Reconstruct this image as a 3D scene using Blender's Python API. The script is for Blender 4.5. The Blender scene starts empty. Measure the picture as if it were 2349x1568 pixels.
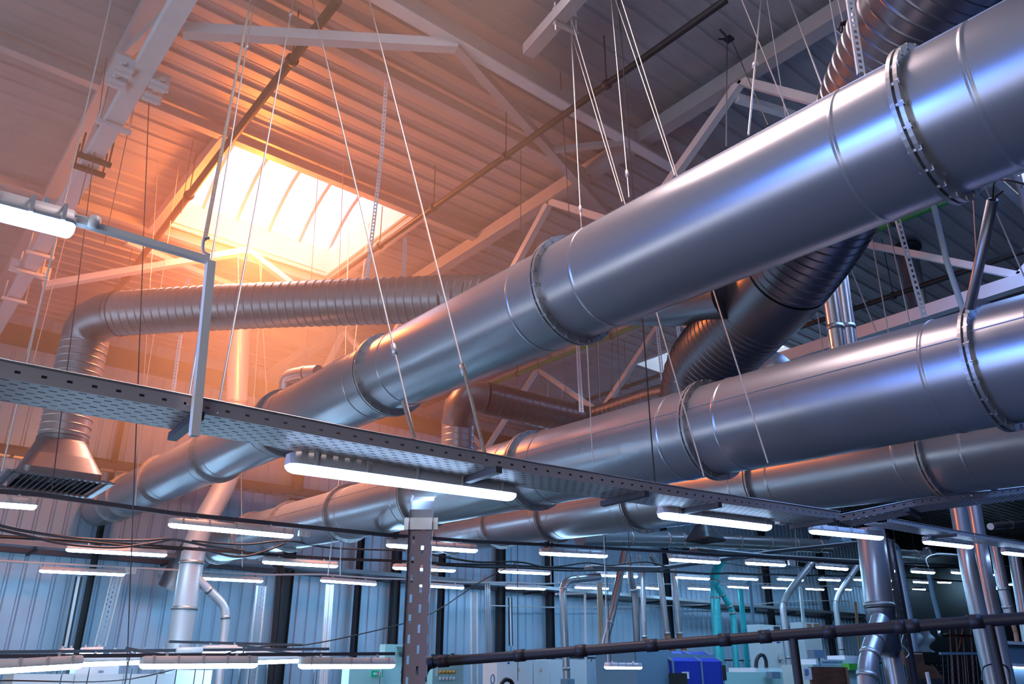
import bpy, bmesh, math, random
import numpy as np
from mathutils import Vector, Matrix
random.seed(7)
S = bpy.context.scene
C = S.collection
# ------------------------------------------------------------------ camera
F, PITCH, AZ, H = 1822.0, math.radians(22.7), math.radians(50.4), 2.4
cam_d = bpy.data.cameras.new('camera'); cam = bpy.data.objects.new('camera', cam_d); C.objects.link(cam)
cam_d.sensor_width = 36.0; cam_d.lens = F / 2349 * 36.0; cam_d.clip_end = 400
cam.location = (0, 0, H); cam.rotation_euler = (math.pi/2 + PITCH, 0, AZ - math.pi/2)
S.camera = cam
# ------------------------------------------------------------------ colour management, sky, daylight
S.view_settings.view_transform = 'Standard'; S.view_settings.look = 'None'
S.view_settings.exposure = -0.2; S.view_settings.gamma = 1.0; S.view_settings.use_curve_mapping = False
W = bpy.data.worlds.new('sky'); S.world = W; W.use_nodes = True
W.node_tree.nodes['Background'].inputs[0].default_value = (0.86, 0.90, 1.0, 1)
W.node_tree.nodes['Background'].inputs[1].default_value = 3.0
S.cycles.use_denoising = True
S.cycles.use_adaptive_sampling = True; S.cycles.adaptive_threshold = .03
S.cycles.max_bounces = 5; S.cycles.diffuse_bounces = 2; S.cycles.glossy_bounces = 4
S.cycles.transparent_max_bounces = 12; S.cycles.volume_bounces = 0
S.cycles.sample_clamp_indirect = 4.0
ROOF, WALL = 10.1, 20.2

def lamp(name, typ, loc, energy, col, size=1.0, rot=(0,0,0), sy=None, spread=None):
    d = bpy.data.lights.new(name, typ); d.energy = energy; d.color = col
    if typ == 'AREA':
        d.size = size
        if sy: d.shape = 'RECTANGLE'; d.size_y = sy
        if spread: d.spread = spread
    else: d.shadow_soft_size = size
    o = bpy.data.objects.new(name, d); C.objects.link(o); o.location = loc; o.rotation_euler = rot
    return o
# orange lamp added for lens-flare glow, daylight of the seen skylights, unseen openings added as fill
lamp('flare_glow_lamp', 'POINT', (4.0, 11.8, 9.15), 1700, (1.0, 0.17, 0.02), 0.35)  # added orange lamp imitating lens flare around the skylight
lamp('skylight_daylight', 'AREA', (4.75, 12.2, 10.0), 420, (1.0, 0.50, 0.34), 3.0, spread=1.4)
lamp('duct_top_fill', 'AREA', (3.2, 4.0, 10.0), 130, (1.0, 0.72, 0.66), 2.6, spread=1.7)  # unseen skylight added so the duct tops catch pinkish light
lamp('skylight_daylight_near', 'AREA', (11.9, 1.6, 10.0), 700, (0.12, 0.36, 1.0), 7.0, sy=2.8, spread=2.2)
lamp('blue_fill_behind', 'AREA', (8.2, -3.0, 10.0), 1000, (0.06, 0.28, 1.0), 3.2, spread=1.6)  # unseen skylight behind the camera, added for blue light on the near ducts
lamp('skylight_daylight_far', 'AREA', (16.9, 11.5, 10.0), 450, (0.2, 0.55, 1.0), 3.0)
lamp('skylight_daylight_end', 'AREA', (27.0, 11.5, 10.0), 120, (0.2, 0.5, 1.0), 3.0)
lamp('duct_streak_light', 'AREA', (-15.8, 8.2, 2.7), 150, (0.10, 0.28, 1.0), 7.0, (0, -math.pi/2, -.33), 1.5, spread=.65)  # unseen windows, placed and aimed to put a blue streak on the ducts

# ------------------------------------------------------------------ picture geometry helpers: a pixel of the photograph on a known plane
def ray(u, v):
    x = u - 1174.5; y = 784 - v
    fw = F*math.cos(PITCH) - y*math.sin(PITCH); up = F*math.sin(PITCH) + y*math.cos(PITCH)
    return Vector((fw*math.cos(AZ) + x*math.sin(AZ), fw*math.sin(AZ) - x*math.cos(AZ), up))
EYE = Vector((0, 0, H)); UP = Vector((0, 0, 1))
def PX(u, v, x): r = ray(u, v); return EYE + r*(x/r.x)
def PY(u, v, y): r = ray(u, v); return EYE + r*(y/r.y)
def PZ(u, v, z): r = ray(u, v); return EYE + r*((z-H)/r.z)
def PD(u, v, d): return EYE + ray(u, v)*(d/F)
def depth(p):
    q = p - EYE
    return (q.x*math.cos(AZ) + q.y*math.sin(AZ))*math.cos(PITCH) + q.z*math.sin(PITCH)
# ------------------------------------------------------------------ materials
def mat(name, col, rough=0.5, metal=0.0, noise=0.0, nscale=4.0, bump=0.0, bscale=40.0, col2=None, emit=None, stretch=None, spec=None):
    m = bpy.data.materials.new(name); m.use_nodes = True
    N, L = m.node_tree.nodes, m.node_tree.links
    b = N['Principled BSDF']
    b.inputs['Base Color'].default_value = (*col, 1); b.inputs['Roughness'].default_value = rough; b.inputs['Metallic'].default_value = metal
    if spec is not None: b.inputs['Specular IOR Level'].default_value = spec
    if emit:
        b.inputs['Emission Color'].default_value = (*emit[0], 1); b.inputs['Emission Strength'].default_value = emit[1]
    if noise or bump:
        tc = N.new('ShaderNodeTexCoord'); mp = N.new('ShaderNodeMapping'); L.new(tc.outputs['Object'], mp.inputs[0])
        if stretch: mp.inputs['Scale'].default_value = stretch
    if noise:
        n = N.new('ShaderNodeTexNoise'); n.inputs['Scale'].default_value = nscale; n.inputs['Detail'].default_value = 5
        L.new(mp.outputs[0], n.inputs['Vector'])
        mx = N.new('ShaderNodeMix'); mx.data_type = 'RGBA'
        c2 = col2 or tuple(c*(1-noise) for c in col)
        mx.inputs[6].default_value = (*col, 1); mx.inputs[7].default_value = (*c2, 1)
        cr = N.new('ShaderNodeValToRGB'); cr.color_ramp.elements[0].position = .35; cr.color_ramp.elements[1].position = .7
        L.new(n.outputs[0], cr.inputs[0]); L.new(cr.outputs[0], mx.inputs[0]); L.new(mx.outputs[2], b.inputs['Base Color'])
        mr = N.new('ShaderNodeMapRange'); mr.inputs[3].default_value = max(.02, rough-.08); mr.inputs[4].default_value = min(1, rough+.1)
        L.new(n.outputs[0], mr.inputs[0]); L.new(mr.outputs[0], b.inputs['Roughness'])
    if bump:
        n2 = N.new('ShaderNodeTexNoise'); n2.inputs['Scale'].default_value = bscale; L.new(mp.outputs[0], n2.inputs['Vector'])
        bp = N.new('ShaderNodeBump'); bp.inputs['Strength'].default_value = bump; bp.inputs['Distance'].default_value = .02
        L.new(n2.outputs[0], bp.inputs['Height']); L.new(bp.outputs[0], b.inputs['Normal'])
    return m
def perforated(name, col, rough, metal, px, py, wx, wy, round_=False):
    """sheet metal with a stagger of slots punched through it (UV in metres)"""
    m = mat(name, col, rough, metal); N, L = m.node_tree.nodes, m.node_tree.links
    b = N['Principled BSDF']; out = N['Material Output']
    uv = N.new('ShaderNodeUVMap'); sp = N.new('ShaderNodeSeparateXYZ'); L.new(uv.outputs[0], sp.inputs[0])
    def M(op, a, c=None):
        n = N.new('ShaderNodeMath'); n.operation = op
        for i, s in enumerate((a, c)):
            if s is None: continue
            if isinstance(s, (int, float)): n.inputs[i].default_value = s
            else: L.new(s, n.inputs[i])
        return n.outputs[0]
    vy = M('DIVIDE', sp.outputs[1], py); row = M('FLOOR', vy); odd = M('MULTIPLY', M('MODULO', row, 2.0), .5)
    ux = M('ADD', M('DIVIDE', sp.outputs[0], px), odd)
    fx = M('ABSOLUTE', M('SUBTRACT', M('FRACT', ux), .5)); fy = M('ABSOLUTE', M('SUBTRACT', M('FRACT', vy), .5))
    hole = M('MULTIPLY', M('LESS_THAN', fx, wx/px/2), M('LESS_THAN', fy, wy/py/2))
    t = N.new('ShaderNodeBsdfTransparent'); mx = N.new('ShaderNodeMixShader')
    L.new(hole, mx.inputs[0]); L.new(b.outputs[0], mx.inputs[1]); L.new(t.outputs[0], mx.inputs[2]); L.new(mx.outputs[0], out.inputs['Surface'])
    return m
G = {}
G['galv'] = mat('galvanised_steel', (.42, .42, .46), .30, .68, .05, 1.0)
G['galv_dark'] = mat('dull_galvanised_steel', (.30, .30, .33), .40, .9, .2, 3.0)
G['flange'] = mat('flange_steel', (.50, .49, .50), .42, .85, .2, 12)
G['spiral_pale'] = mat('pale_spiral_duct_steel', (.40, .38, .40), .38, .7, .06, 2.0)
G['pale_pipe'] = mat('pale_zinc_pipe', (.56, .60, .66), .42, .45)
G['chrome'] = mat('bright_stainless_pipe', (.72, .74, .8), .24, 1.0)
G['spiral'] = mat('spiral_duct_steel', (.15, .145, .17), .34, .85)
G['white'] = mat('white_painted_steel', (.78, .76, .77), .45, 0, .08, 3.0)
G['beam'] = mat('grey_painted_steel', (.46, .43, .44), .5, 0, .1, 3.0)
G['deck'] = mat('roof_deck_sheet', (.44, .41, .42), .45, .25, .14, 1.2)
G['black'] = mat('black_pipe', (.03, .025, .025), .45, .1)
G['green'] = mat('green_pipe', (.03, .22, .06), .4, 0)
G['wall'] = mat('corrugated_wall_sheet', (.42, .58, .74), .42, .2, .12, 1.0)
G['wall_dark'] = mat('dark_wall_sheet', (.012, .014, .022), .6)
G['floor'] = mat('dark_concrete_floor', (.012, .013, .02), .7, 0, .3, .6)
G['cable'] = mat('steel_cable', (.66, .62, .6), .4, .5)
G['rope'] = mat('beige_rope', (.55, .42, .33), .9, 0, .3, 60)
G['dark'] = mat('dark_steel', (.02, .018, .024), .55, 0)
G['rail'] = mat('lighting_rail_steel', (.075, .07, .09), .5, .3)
G['rail_white'] = mat('white_conduit', (.62, .64, .68), .5)
G['housing'] = mat('grey_plastic_housing', (.66, .64, .67), .4)
G['tube'] = mat('lit_diffuser', (.9, .92, 1), .3, 0, emit=((.42, .64, 1.0), 13.0))
G['tube_hall'] = mat('lit_diffuser_hall', (.9, .92, 1), .3, 0, emit=((.36, .68, 1.0), 55.0))
G['clip'] = mat('clip_plastic', (.58, .56, .60), .5)
G['glass'] = mat('polycarbonate_glazing', (.9, .9, .95), .2)
_n, _l = G['glass'].node_tree.nodes, G['glass'].node_tree.links
_t = _n.new('ShaderNodeBsdfTransparent'); _t.inputs[0].default_value = (.86, .9, .97, 1); _m = _n.new('ShaderNodeMixShader'); _m.inputs[0].default_value = .85
_l.new(_n['Principled BSDF'].outputs[0], _m.inputs[1]); _l.new(_t.outputs[0], _m.inputs[2]); _l.new(_m.outputs[0], _n['Material Output'].inputs['Surface'])
G['tray'] = perforated('perforated_tray_sheet', (.62, .58, .58), .4, .3, .075, .045, .032, .010)
G['trayside'] = perforated('slotted_tray_side', (.55, .50, .52), .42, .5, .10, .2, .022, .012)
G['strap'] = perforated('perforated_strap', (.85, .85, .88), .4, .15, .05, .2, .026, .02)
G['column'] = perforated('perforated_riser_sheet', (.13, .10, .13), .42, .6, .11, .055, .045, .014)
G['walltray'] = perforated('perforated_wall_tray', (.50, .52, .58), .45, .5, .10, .07, .05, .026)
G['dark_strip'] = mat('dark_handrail_pipe', (.022, .018, .026), .5, 0)
G['cyan'] = mat('teal_cast_steel', (.05, .55, .60), .35, .2, .1, 2.0)  # teal cast of the light put into the base colour
G['blue'] = mat('blue_machine_paint', (.01, .03, .42), .4)
G['cream'] = mat('pale_machine_paint', (.80, .84, .88), .5, 0, .06, 2)
G['mint'] = mat('pale_turquoise_machine_paint', (.45, .74, .74), .5)
G['grey_m'] = mat('grey_blue_machine_paint', (.16, .27, .38), .5)
G['wood'] = mat('brown_board', (.16, .06, .03), .6, 0, .5, 3, stretch=(1, 1, 8))
G['orange_hose'] = mat('rust_brown_hose', (.42, .22, .14), .6)
G['signgreen'] = mat('exit_sign_green', (.0, .36, .20), .5, emit=((0, .4, .22), .25))
G['signwhite'] = mat('exit_sign_white', (.85, .9, .9), .5)
G['red'] = mat('red_steel_rack', (.10, .012, .01), .5)
G['lime'] = mat('bright_green_yarn', (.10, .62, .08), .6)
G['amber'] = mat('amber_marking', (.75, .35, .03), .5)
G['clear'] = mat('clear_plastic_sheet', (.5, .6, .7), .2)
# ------------------------------------------------------------------ mesh builder
class MB:
    def __init__(s): s.v, s.f, s.uv, s.sm = [], [], {}, []
    def add(s, vs, fs, smooth=False, uvs=None):
        o = len(s.v); s.v += [Vector(v) for v in vs]
        for i, f in enumerate(fs):
            if uvs: s.uv[len(s.f)] = uvs[i]
            s.f.append([a+o for a in f]); s.sm.append(smooth)
        return s
    def box(s, c, size, M=None):
        x, y, z = [a/2 for a in size]; c = Vector(c)
        vs = [Vector((sx*x, sy*y, sz*z)) for sx in (-1, 1) for sy in (-1, 1) for sz in (-1, 1)]
        vs = [(M @ v if M else v) + c for v in vs]
        return s.add(vs, [(0,1,3,2),(4,6,7,5),(0,4,5,1),(2,3,7,6),(0,2,6,4),(1,5,7,3)])
    def bar(s, a, b, w, h, up=(0,0,1)):
        """box bar from a to b, w wide sideways, h high"""
        a, b = Vector(a), Vector(b); d = (b-a).normalized(); u = Vector(up)
        if abs(d.dot(u)) > .98: u = Vector((1,0,0))
        sd = d.cross(u).normalized()*(w/2); u2 = sd.cross(d).normalized()*(h/2)
        vs = [p + i*sd + j*u2 for p in (a, b) for i, j in ((-1,-1),(1,-1),(1,1),(-1,1))]
        return s.add(vs, [(3,2,1,0),(4,5,6,7),(0,1,5,4),(1,2,6,5),(2,3,7,6),(3,0,4,7)])
    def prism(s, a, b, prof, up=(0,0,1), smooth=False, caps=True):
        """profile [(side, up)] swept from a to b; UV in metres"""
        a, b = Vector(a), Vector(b); L = (b-a).length; d = (b-a).normalized(); u = Vector(up)
        if abs(d.dot(u)) > .98: u = Vector((1,0,0))
        sd = d.cross(u).normalized(); u2 = sd.cross(d).normalized()
        n = len(prof); vs = [p + i*sd + j*u2 for p in (a, b) for i, j in prof]
        fs = [(i, (i+1) % n, n+(i+1) % n, n+i) for i in range(n)]
        uvs = [[(0,0)]*4 for _ in fs]
        if caps: fs += [tuple(reversed(range(n))), tuple(range(n, 2*n))]; uvs += [[(0,0)]*n]*2
        return s.add(vs, fs, smooth, uvs)
    def tube(s, pts, r, n=12, caps=True, smooth=True):
        pts = [Vector(p) for p in pts]; R = r if isinstance(r, (list, tuple)) else [r]*len(pts)
        T = []
        for i in range(len(pts)):
            t = (pts[min(i+1, len(pts)-1)] - pts[max(i-1, 0)]).normalized(); T.append(t)
        ref = Vector((0,0,1)) if abs(T[0].z) < .9 else Vector((1,0,0))
        u = T[0].cross(ref).normalized(); vs = []
        for i, p in enumerate(pts):
            if i: u = (u - T[i]*u.dot(T[i])).normalized()
            w = T[i].cross(u)
            k = 1.0
            if 0 < i < len(pts)-1:
                c = (pts[i+1]-pts[i]).normalized().dot(T[i]); k = 1.0/max(.6, c) if False else 1.0
            for j in range(n):
                a = 2*math.pi*j/n; vs.append(p + (u*math.cos(a) + w*math.sin(a))*R[i]*k)
        fs = [(i*n+j, i*n+(j+1) % n, (i+1)*n+(j+1) % n, (i+1)*n+j) for i in range(len(pts)-1) for j in range(n)]
        s.add(vs, fs, smooth)
        if caps:
            s.add(vs[:n], [tuple(reversed(range(n)))]); s.add(vs[-n:], [tuple(range(n))])
        return s
    def lathe(s, a, d, prof, n=48, caps=False, smooth=True):
        """profile [(t, r)] about the axis from a along d"""
        a = Vector(a); d = Vector(d).normalized()
        ref = Vector((0,0,1)) if abs(d.z) < .9 else Vector((1,0,0))
        u = d.cross(ref).normalized(); w = d.cross(u); vs = []
        for t, r in prof:
            for j in range(n):
                q = 2*math.pi*j/n; vs.append(a + d*t + (u*math.cos(q) + w*math.sin(q))*r)
        fs = [(i*n+j, (i+1)*n+j, (i+1)*n+(j+1) % n, i*n+(j+1) % n) for i in range(len(prof)-1) for j in range(n)]
        s.add(vs, fs, smooth)
        if caps: s.add(vs[:n], [tuple(range(n))]); s.add(vs[-n:], [tuple(reversed(range(n)))])
        return s
    def plate(s, p, q, width, up=(0,0,1), su=0.0):
        """one flat strip from p to q with metre UVs, centred on the line"""
        p, q = Vector(p), Vector(q); d = (q-p).normalized(); L = (q-p).length; sd = Vector(up).normalized()*width/2
        return s.add([p-sd, q-sd, q+sd, p+sd], [(0,1,2,3)], False, [[(su,0),(su+L,0),(su+L,width),(su,width)]])
    def build(s, name, m, parent=None, M=None):
        me = bpy.data.meshes.new(name); me.from_pydata([tuple(v) for v in s.v], [], s.f); me.materials.append(m)
        me.polygons.foreach_set('use_smooth', s.sm)
        if s.uv:
            ul = me.uv_layers.new(name='UVMap').data
            for p in me.polygons:
                u = s.uv.get(p.index)
                if u:
                    for k, li in enumerate(p.loop_indices): ul[li].uv = u[k]
        me.update()
        o = bpy.data.objects.new(name, me); C.objects.link(o)
        if parent: o.parent = parent; o.matrix_parent_inverse = parent.matrix_basis.inverted()
        return o
LABELS = {}
def tag(o, label, cat, group=None, kind=None):
    o['label'] = label; o['category'] = cat
    if group: o['group'] = group
    if kind: o['kind'] = kind
    LABELS.setdefault(label, []).append(o.name)
    return o
def empty(name, label, cat, loc=(0,0,0), group=None):
    o = bpy.data.objects.new(name, None); C.objects.link(o); o.location = loc; o.empty_display_size = .1
    return tag(o, label, cat, group)
def struct(o): o['kind'] = 'structure'; return o
def arc(a, b, c, n=6):
    """points of a soft bend a-b-c (quadratic)"""
    a, b, c = Vector(a), Vector(b), Vector(c)
    return [a*(1-t)**2 + b*2*t*(1-t) + c*t*t for t in [i/n for i in range(n+1)]]
def catmull(P, n=8):
    P = [Vector(p) for p in P]; P = [P[0]*2-P[1]] + P + [P[-1]*2-P[-2]]; out = []
    for i in range(1, len(P)-2):
        for k in range(n):
            t = k/n
            out.append(.5*((2*P[i]) + (-P[i-1]+P[i+1])*t + (2*P[i-1]-5*P[i]+4*P[i+1]-P[i+2])*t*t + (-P[i-1]+3*P[i]-3*P[i+1]+P[i+2])*t**3))
    out.append(P[-2]); return out
def resample(P, step):
    out = [P[0]]; acc = 0
    for a, b in zip(P, P[1:]):
        L = (b-a).length
        if L < 1e-9: continue
        d = step - acc
        while d <= L:
            out.append(a + (b-a)*(d/L)); d += step
        acc = (acc + L) % step if False else L - (d - step)
    out.append(P[-1]); return out
# ================================================================== STRUCTURE
X0, X1, Y0 = -16.0, 62.0, -7.0
SKY = [(3.10, 6.42, 10.58, 13.86), (15.2, 18.6, 9.9, 13.2), (7.98, 16.0, 0.0, 3.25), (25.4, 28.8, 9.9, 13.2), (6.6, 9.8, -4.6, -1.4), (1.8, 4.6, 2.6, 5.4)]  # last two openings are unseen, added to light the ducts
def deck():
    mb = MB(); pitch = .34; n = int((WALL - Y0)/pitch)
    prof = [(0, 0), (.05, 0), (.065, .035), (.18, .035), (.19, .04), (.21, .04), (.22, .035), (.325, .035)]
    ys = []
    for i in range(n+1):
        for dy, dz in prof: ys.append((Y0 + i*pitch + dy, ROOF + dz))
    ys = [p for p in ys if p[0] <= WALL+.3]
    for (ya, za), (yb, zb) in zip(ys, ys[1:]):
        cuts = [X0]
        for sx0, sx1, sy0, sy1 in sorted(SKY):
            if sy0 - .001 < (ya+yb)/2 < sy1 + .001: cuts += [sx0, sx1]
        cuts.append(X1)
        for k in range(0, len(cuts), 2):
            a, b = cuts[k], cuts[k+1]
            mb.add([(a, ya, za), (b, ya, za), (b, yb, zb), (a, yb, zb)], [(3, 2, 1, 0)])
    return struct(mb.build('ceiling', G['deck']))
deck()
mb = MB(); mb.box((28, 6.5, ROOF+.45), (68.4, 27.6, .3))
# roof build-up above the deck, open over the skylights
mb = MB()
def slab_with_holes(mb, z):
    ys = sorted({Y0, WALL+.2} | {s[2] for s in SKY} | {s[3] for s in SKY})
    for ya, yb in zip(ys, ys[1:]):
        cuts = [X0]
        for s in sorted(SKY):
            if s[2] <= ya + 1e-6 and s[3] >= yb - 1e-6: cuts += [s[0], s[1]]
        cuts.append(X1)
        for k in range(0, len(cuts), 2): mb.add([(cuts[k], ya, z), (cuts[k+1], ya, z), (cuts[k+1], yb, z), (cuts[k], yb, z)], [(3, 2, 1, 0)])
slab_with_holes(mb, ROOF + .13); struct(mb.build('ceiling_upper', G['wall_dark']))
# skylights: white upstand, arched ribs and vaulted glazing
for i, (a, b, c, d) in enumerate(SKY):
    w = bpy.data.objects.new('window_%d' % (i+1), None); C.objects.link(w); w.location = ((a+b)/2, (c+d)/2, ROOF); struct(w)
    f = MB(); t, hh = .05, .62
    for (p, q) in (((a, c), (b, c)), ((b, c), (b, d)), ((b, d), (a, d)), ((a, d), (a, c))):
        f.bar((p[0], p[1], ROOF+hh/2-.04), (q[0], q[1], ROOF+hh/2-.04), t, hh)
    struct(f.build('upstand', G['white'], w))
    def zarch(y): u = (y-c)/(d-c)*2-1; return ROOF + .54 + .85*(1-u*u)
    nr = 5
    for k in range(nr+1):
        x = a + (b-a)*k/nr; r = MB(); ysr = [c + (d-c)*j/14 for j in range(15)]
        for y1, y2 in zip(ysr, ysr[1:]): r.bar((x, y1, zarch(y1)), (x, y2, zarch(y2)), .055, .05)
        struct(r.build('glazing_rib', G['beam'], w))
    g = MB(); ysr = [c + (d-c)*j/16 for j in range(17)]
    for y1, y2 in zip(ysr, ysr[1:]): g.add([(a, y1, zarch(y1)+.05), (b, y1, zarch(y1)+.05), (b, y2, zarch(y2)+.05), (a, y2, zarch(y2)+.05)], [(0, 1, 2, 3)], True)
    struct(g.build('glazing_pane', G['glass'], w))
# back wall: trapezoid sheet with vertical ribs
mb = MB(); xs = []
x = X0
while x < X1: xs += [(x, 0), (x+.21, 0), (x+.235, .045), (x+.275, .045)]; x += .30
for (xa, da), (xb, db) in zip(xs, xs[1:]):
    mb.add([(xa, WALL+da, 0), (xb, WALL+db, 0), (xb, WALL+db, ROOF+.2), (xa, WALL+da, ROOF+.2)], [(0, 1, 2, 3)])
struct(mb.build('wall_back', G['wall']))
mb = MB(); mb.box((52, WALL-.55, ROOF/2), (21, .1, ROOF)); struct(mb.build('wall_shade_sheet', G['wall_dark']))  # dark sheet added for the blackness of the unlit far end
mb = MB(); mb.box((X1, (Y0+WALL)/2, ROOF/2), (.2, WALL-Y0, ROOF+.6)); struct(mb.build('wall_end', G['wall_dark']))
mb = MB()
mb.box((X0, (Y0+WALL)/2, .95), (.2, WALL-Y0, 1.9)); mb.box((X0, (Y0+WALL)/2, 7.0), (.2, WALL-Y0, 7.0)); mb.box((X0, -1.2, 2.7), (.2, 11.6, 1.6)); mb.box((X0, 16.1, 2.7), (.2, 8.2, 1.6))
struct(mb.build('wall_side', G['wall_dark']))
mb = MB()
for k in range(6): mb.box((X0, 4.7+1.4*k, 2.7), (.12, .06, 1.6))
struct(mb.build('window_7', G['beam']))  # mullions of the unseen window strip that the streak light stands in
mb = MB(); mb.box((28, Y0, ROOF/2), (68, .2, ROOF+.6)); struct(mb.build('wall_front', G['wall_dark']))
mb = MB(); mb.box((28, 6.5, -.1), (68.4, 27.6, .2)); struct(mb.build('floor', G['floor']))
# eaves beam and wall girts
for i, (z, h, m) in enumerate(((9.55, .45, 'dark'), (6.95, .16, 'dark'), (4.86, .14, 'rail'))):
    mb = MB(); mb.bar((X0, WALL-.12, z), (X1, WALL-.12, z), .2, h); struct(mb.build('trim_%d' % (i+1), G[m]))
# ================================================================== ROOF STEEL
def tee_bolts(mb, c, d, r, n, R=.013, L=.07):
    d = Vector(d).normalized(); u = d.cross(Vector((0,0,1))).normalized(); w = d.cross(u)
    for j in range(n):
        a = 2*math.pi*(j+.3)/n; p = Vector(c) + (u*math.cos(a) + w*math.sin(a))*r
        mb.tube([p - d*L/2, p + d*L/2], R, 6, True, False); mb.lathe(p - d*(L/2), d, [(0, R*1.7), (.016, R*1.7)], 6, True, False)
def ibeam(mb, a, b, h, w, tf=.03, tw=.02, top=True):
    a, b = Vector(a), Vector(b); z = Vector((0, 0, 1))
    if top: mb.bar(a + z*(h/2-tf/2), b + z*(h/2-tf/2), w, tf)
    mb.bar(a - z*(h/2-tf/2), b - z*(h/2-tf/2), w, tf); mb.bar(a, b, tw, h-2*tf)
# main truss on the column line: top chord under the roof, flat bottom chord with gussets and beam clamps
raf = empty('roof_truss', 'broad steel truss with bolted gussets and clamps beside the big skylight', 'roof truss', (1.31, 8, 9.9))
m = MB(); z0, z1 = 9.98, 8.62; xr = 1.31
m.bar((xr, -6, z0), (xr, 19.9, z0), .23, .2); m.build('top_chord', G['beam'], raf)
m = MB(); m.bar((xr, -6, z1+.09), (xr, 19.9, z1+.09), .20, .18); m.build('bottom_chord', G['white'], raf)
ysd = [-4, -1.6, .8, 3.2, 5.6, 7.0, 9.4, 11.8, 14.2, 16.6, 19]
for k in range(len(ysd)-1):
    za, zb = (z0-.1, z1+.16) if k % 2 == 0 else (z1+.16, z0-.1); m = MB(); m.bar((xr, ysd[k], za), (xr, ysd[k+1], zb), .10, .10); m.build('diagonal', G['beam'], raf)
for (u, v) in ((345, 45), (335, 130), (72, 610)):
    y = PX(u, v, xr).y
    for sx in (-1, 1):
        g = MB(); g.bar((xr+sx*.10, y, z1+.03), (xr+sx*.30, y, z1+.03), .02, .24); g.bar((xr+sx*.19, y-.08, z1-.05), (xr+sx*.19, y+.08, z1-.05), .18, .02)
        g.tube([(xr+sx*.21, y-.05, z1+.04), (xr+sx*.21, y+.05, z1+.04)], .035, 10); g.build('gusset_plate', G['white'], raf)
for (u, v, mm) in ((262, 285, 'white'), (215, 375, 'dark'), (190, 445, 'dark'), (88, 600, 'white'), (62, 650, 'white'), (20, 735, 'white')):
    y = PX(u, v, xr).y
    g = MB(); g.bar((xr-.2, y, z1-.05), (xr+.2, y, z1-.05), .07, .05)
    for sx in (-1, 1): g.tube([(xr+sx*.17, y, z1-.08), (xr+sx*.17, y, z1+.30)], .012, 8)
    g.build('beam_clamp', G[mm], raf)
# roof trusses along Y
def truss(name, X, zt, zb, ys, label, tw=.20, th=.24, span=(-6, 19.9), dm='white'):
    t = empty(name, label, 'roof truss', (X, 8, zt))
    m = MB(); m.bar((X, span[0], zt), (X, span[1], zt), tw, th); m.build('top_chord', G['beam'], t)
    m = MB(); m.bar((X, span[0], zb), (X, span[1], zb), tw*.9, th*.9); m.build('bottom_chord', G[dm], t)
    for k in range(len(ys)-1):
        a, b = ys[k], ys[k+1]; za, zb2 = (zt-.1, zb+.1) if k % 2 == 0 else (zb+.1, zt-.1)
        m = MB(); m.bar((X, a, za), (X, b, zb2), .11, .11); m.build('diagonal', G['white'], t)
    return t
truss('roof_truss', 7.82, 9.88, 8.30, [-4.2, -2.9, -1.4, .2, 1.9, 3.2, 4.6, 6.6, 8.45, 9.95, 12.4, 13.9, 15.6, 17.2, 18.6], 'pale lattice truss just beyond the big skylight, crossing above the largest duct')
tr = truss('roof_truss', 12.95, 9.88, 7.95, [-3, -1.0, 1.2, 3.4, 5.9, 7.9, 10.3, 12.4, 14.6, 16.8, 18.8], 'pale lattice truss seen between the two long ducts, behind the green pipe')
truss('roof_truss', 18.6, 9.88, 7.95, [-1, 1.2, 3.6, 6, 8.4, 10.8, 13.2, 15.4, 17.6], 'distant lattice truss near the small second skylight')
truss('roof_truss', 24.3, 9.88, 7.95, [-1, 1.2, 3.6, 6, 8.4, 10.8, 13.2, 15.4, 17.6], 'farthest lattice truss, beyond the small second skylight')
# purlins: I-beams spanning between rafter and trusses
PUR = [(6.36, 9.78, .34, .16, 'white', (1.6, 12.9), 'bright purlin crossing over the largest duct, clear of the skylight'),
       (7.50, 9.80, .22, .12, 'beam', (1.6, 7.8), 'slim dusky purlin between the bright purlin and the skylight'),
       (10.42, 9.98, .2, .14, 'beam', (-15.8, 12.9), 'purlin trimming the near edge of the big skylight'),
       (13.98, 9.98, .2, .14, 'beam', (-15.8, 12.9), 'purlin trimming the far edge of the big skylight'),
       (17.2, 9.95, .22, .14, 'beam', (1.6, 18.6), 'purlin nearest the corrugated wall'),
       (3.42, 9.98, .2, .14, 'beam', (7.8, 18.6), 'purlin passing behind the broad curved spiral duct')]
for (y, z, h, w, mm, (xa, xb), lab) in PUR:
    p = empty('purlin', lab, 'steel beam', (xa, y, z))
    m = MB(); m.bar((xa, y, z-h/2+.015), (xb, y, z-h/2+.015), w, .03); m.build('flange', G[mm], p)
    m = MB(); m.bar((xa, y, z+.01), (xb, y, z+.01), .03, h-.04); m.build('web', G['beam'], p)
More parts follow.
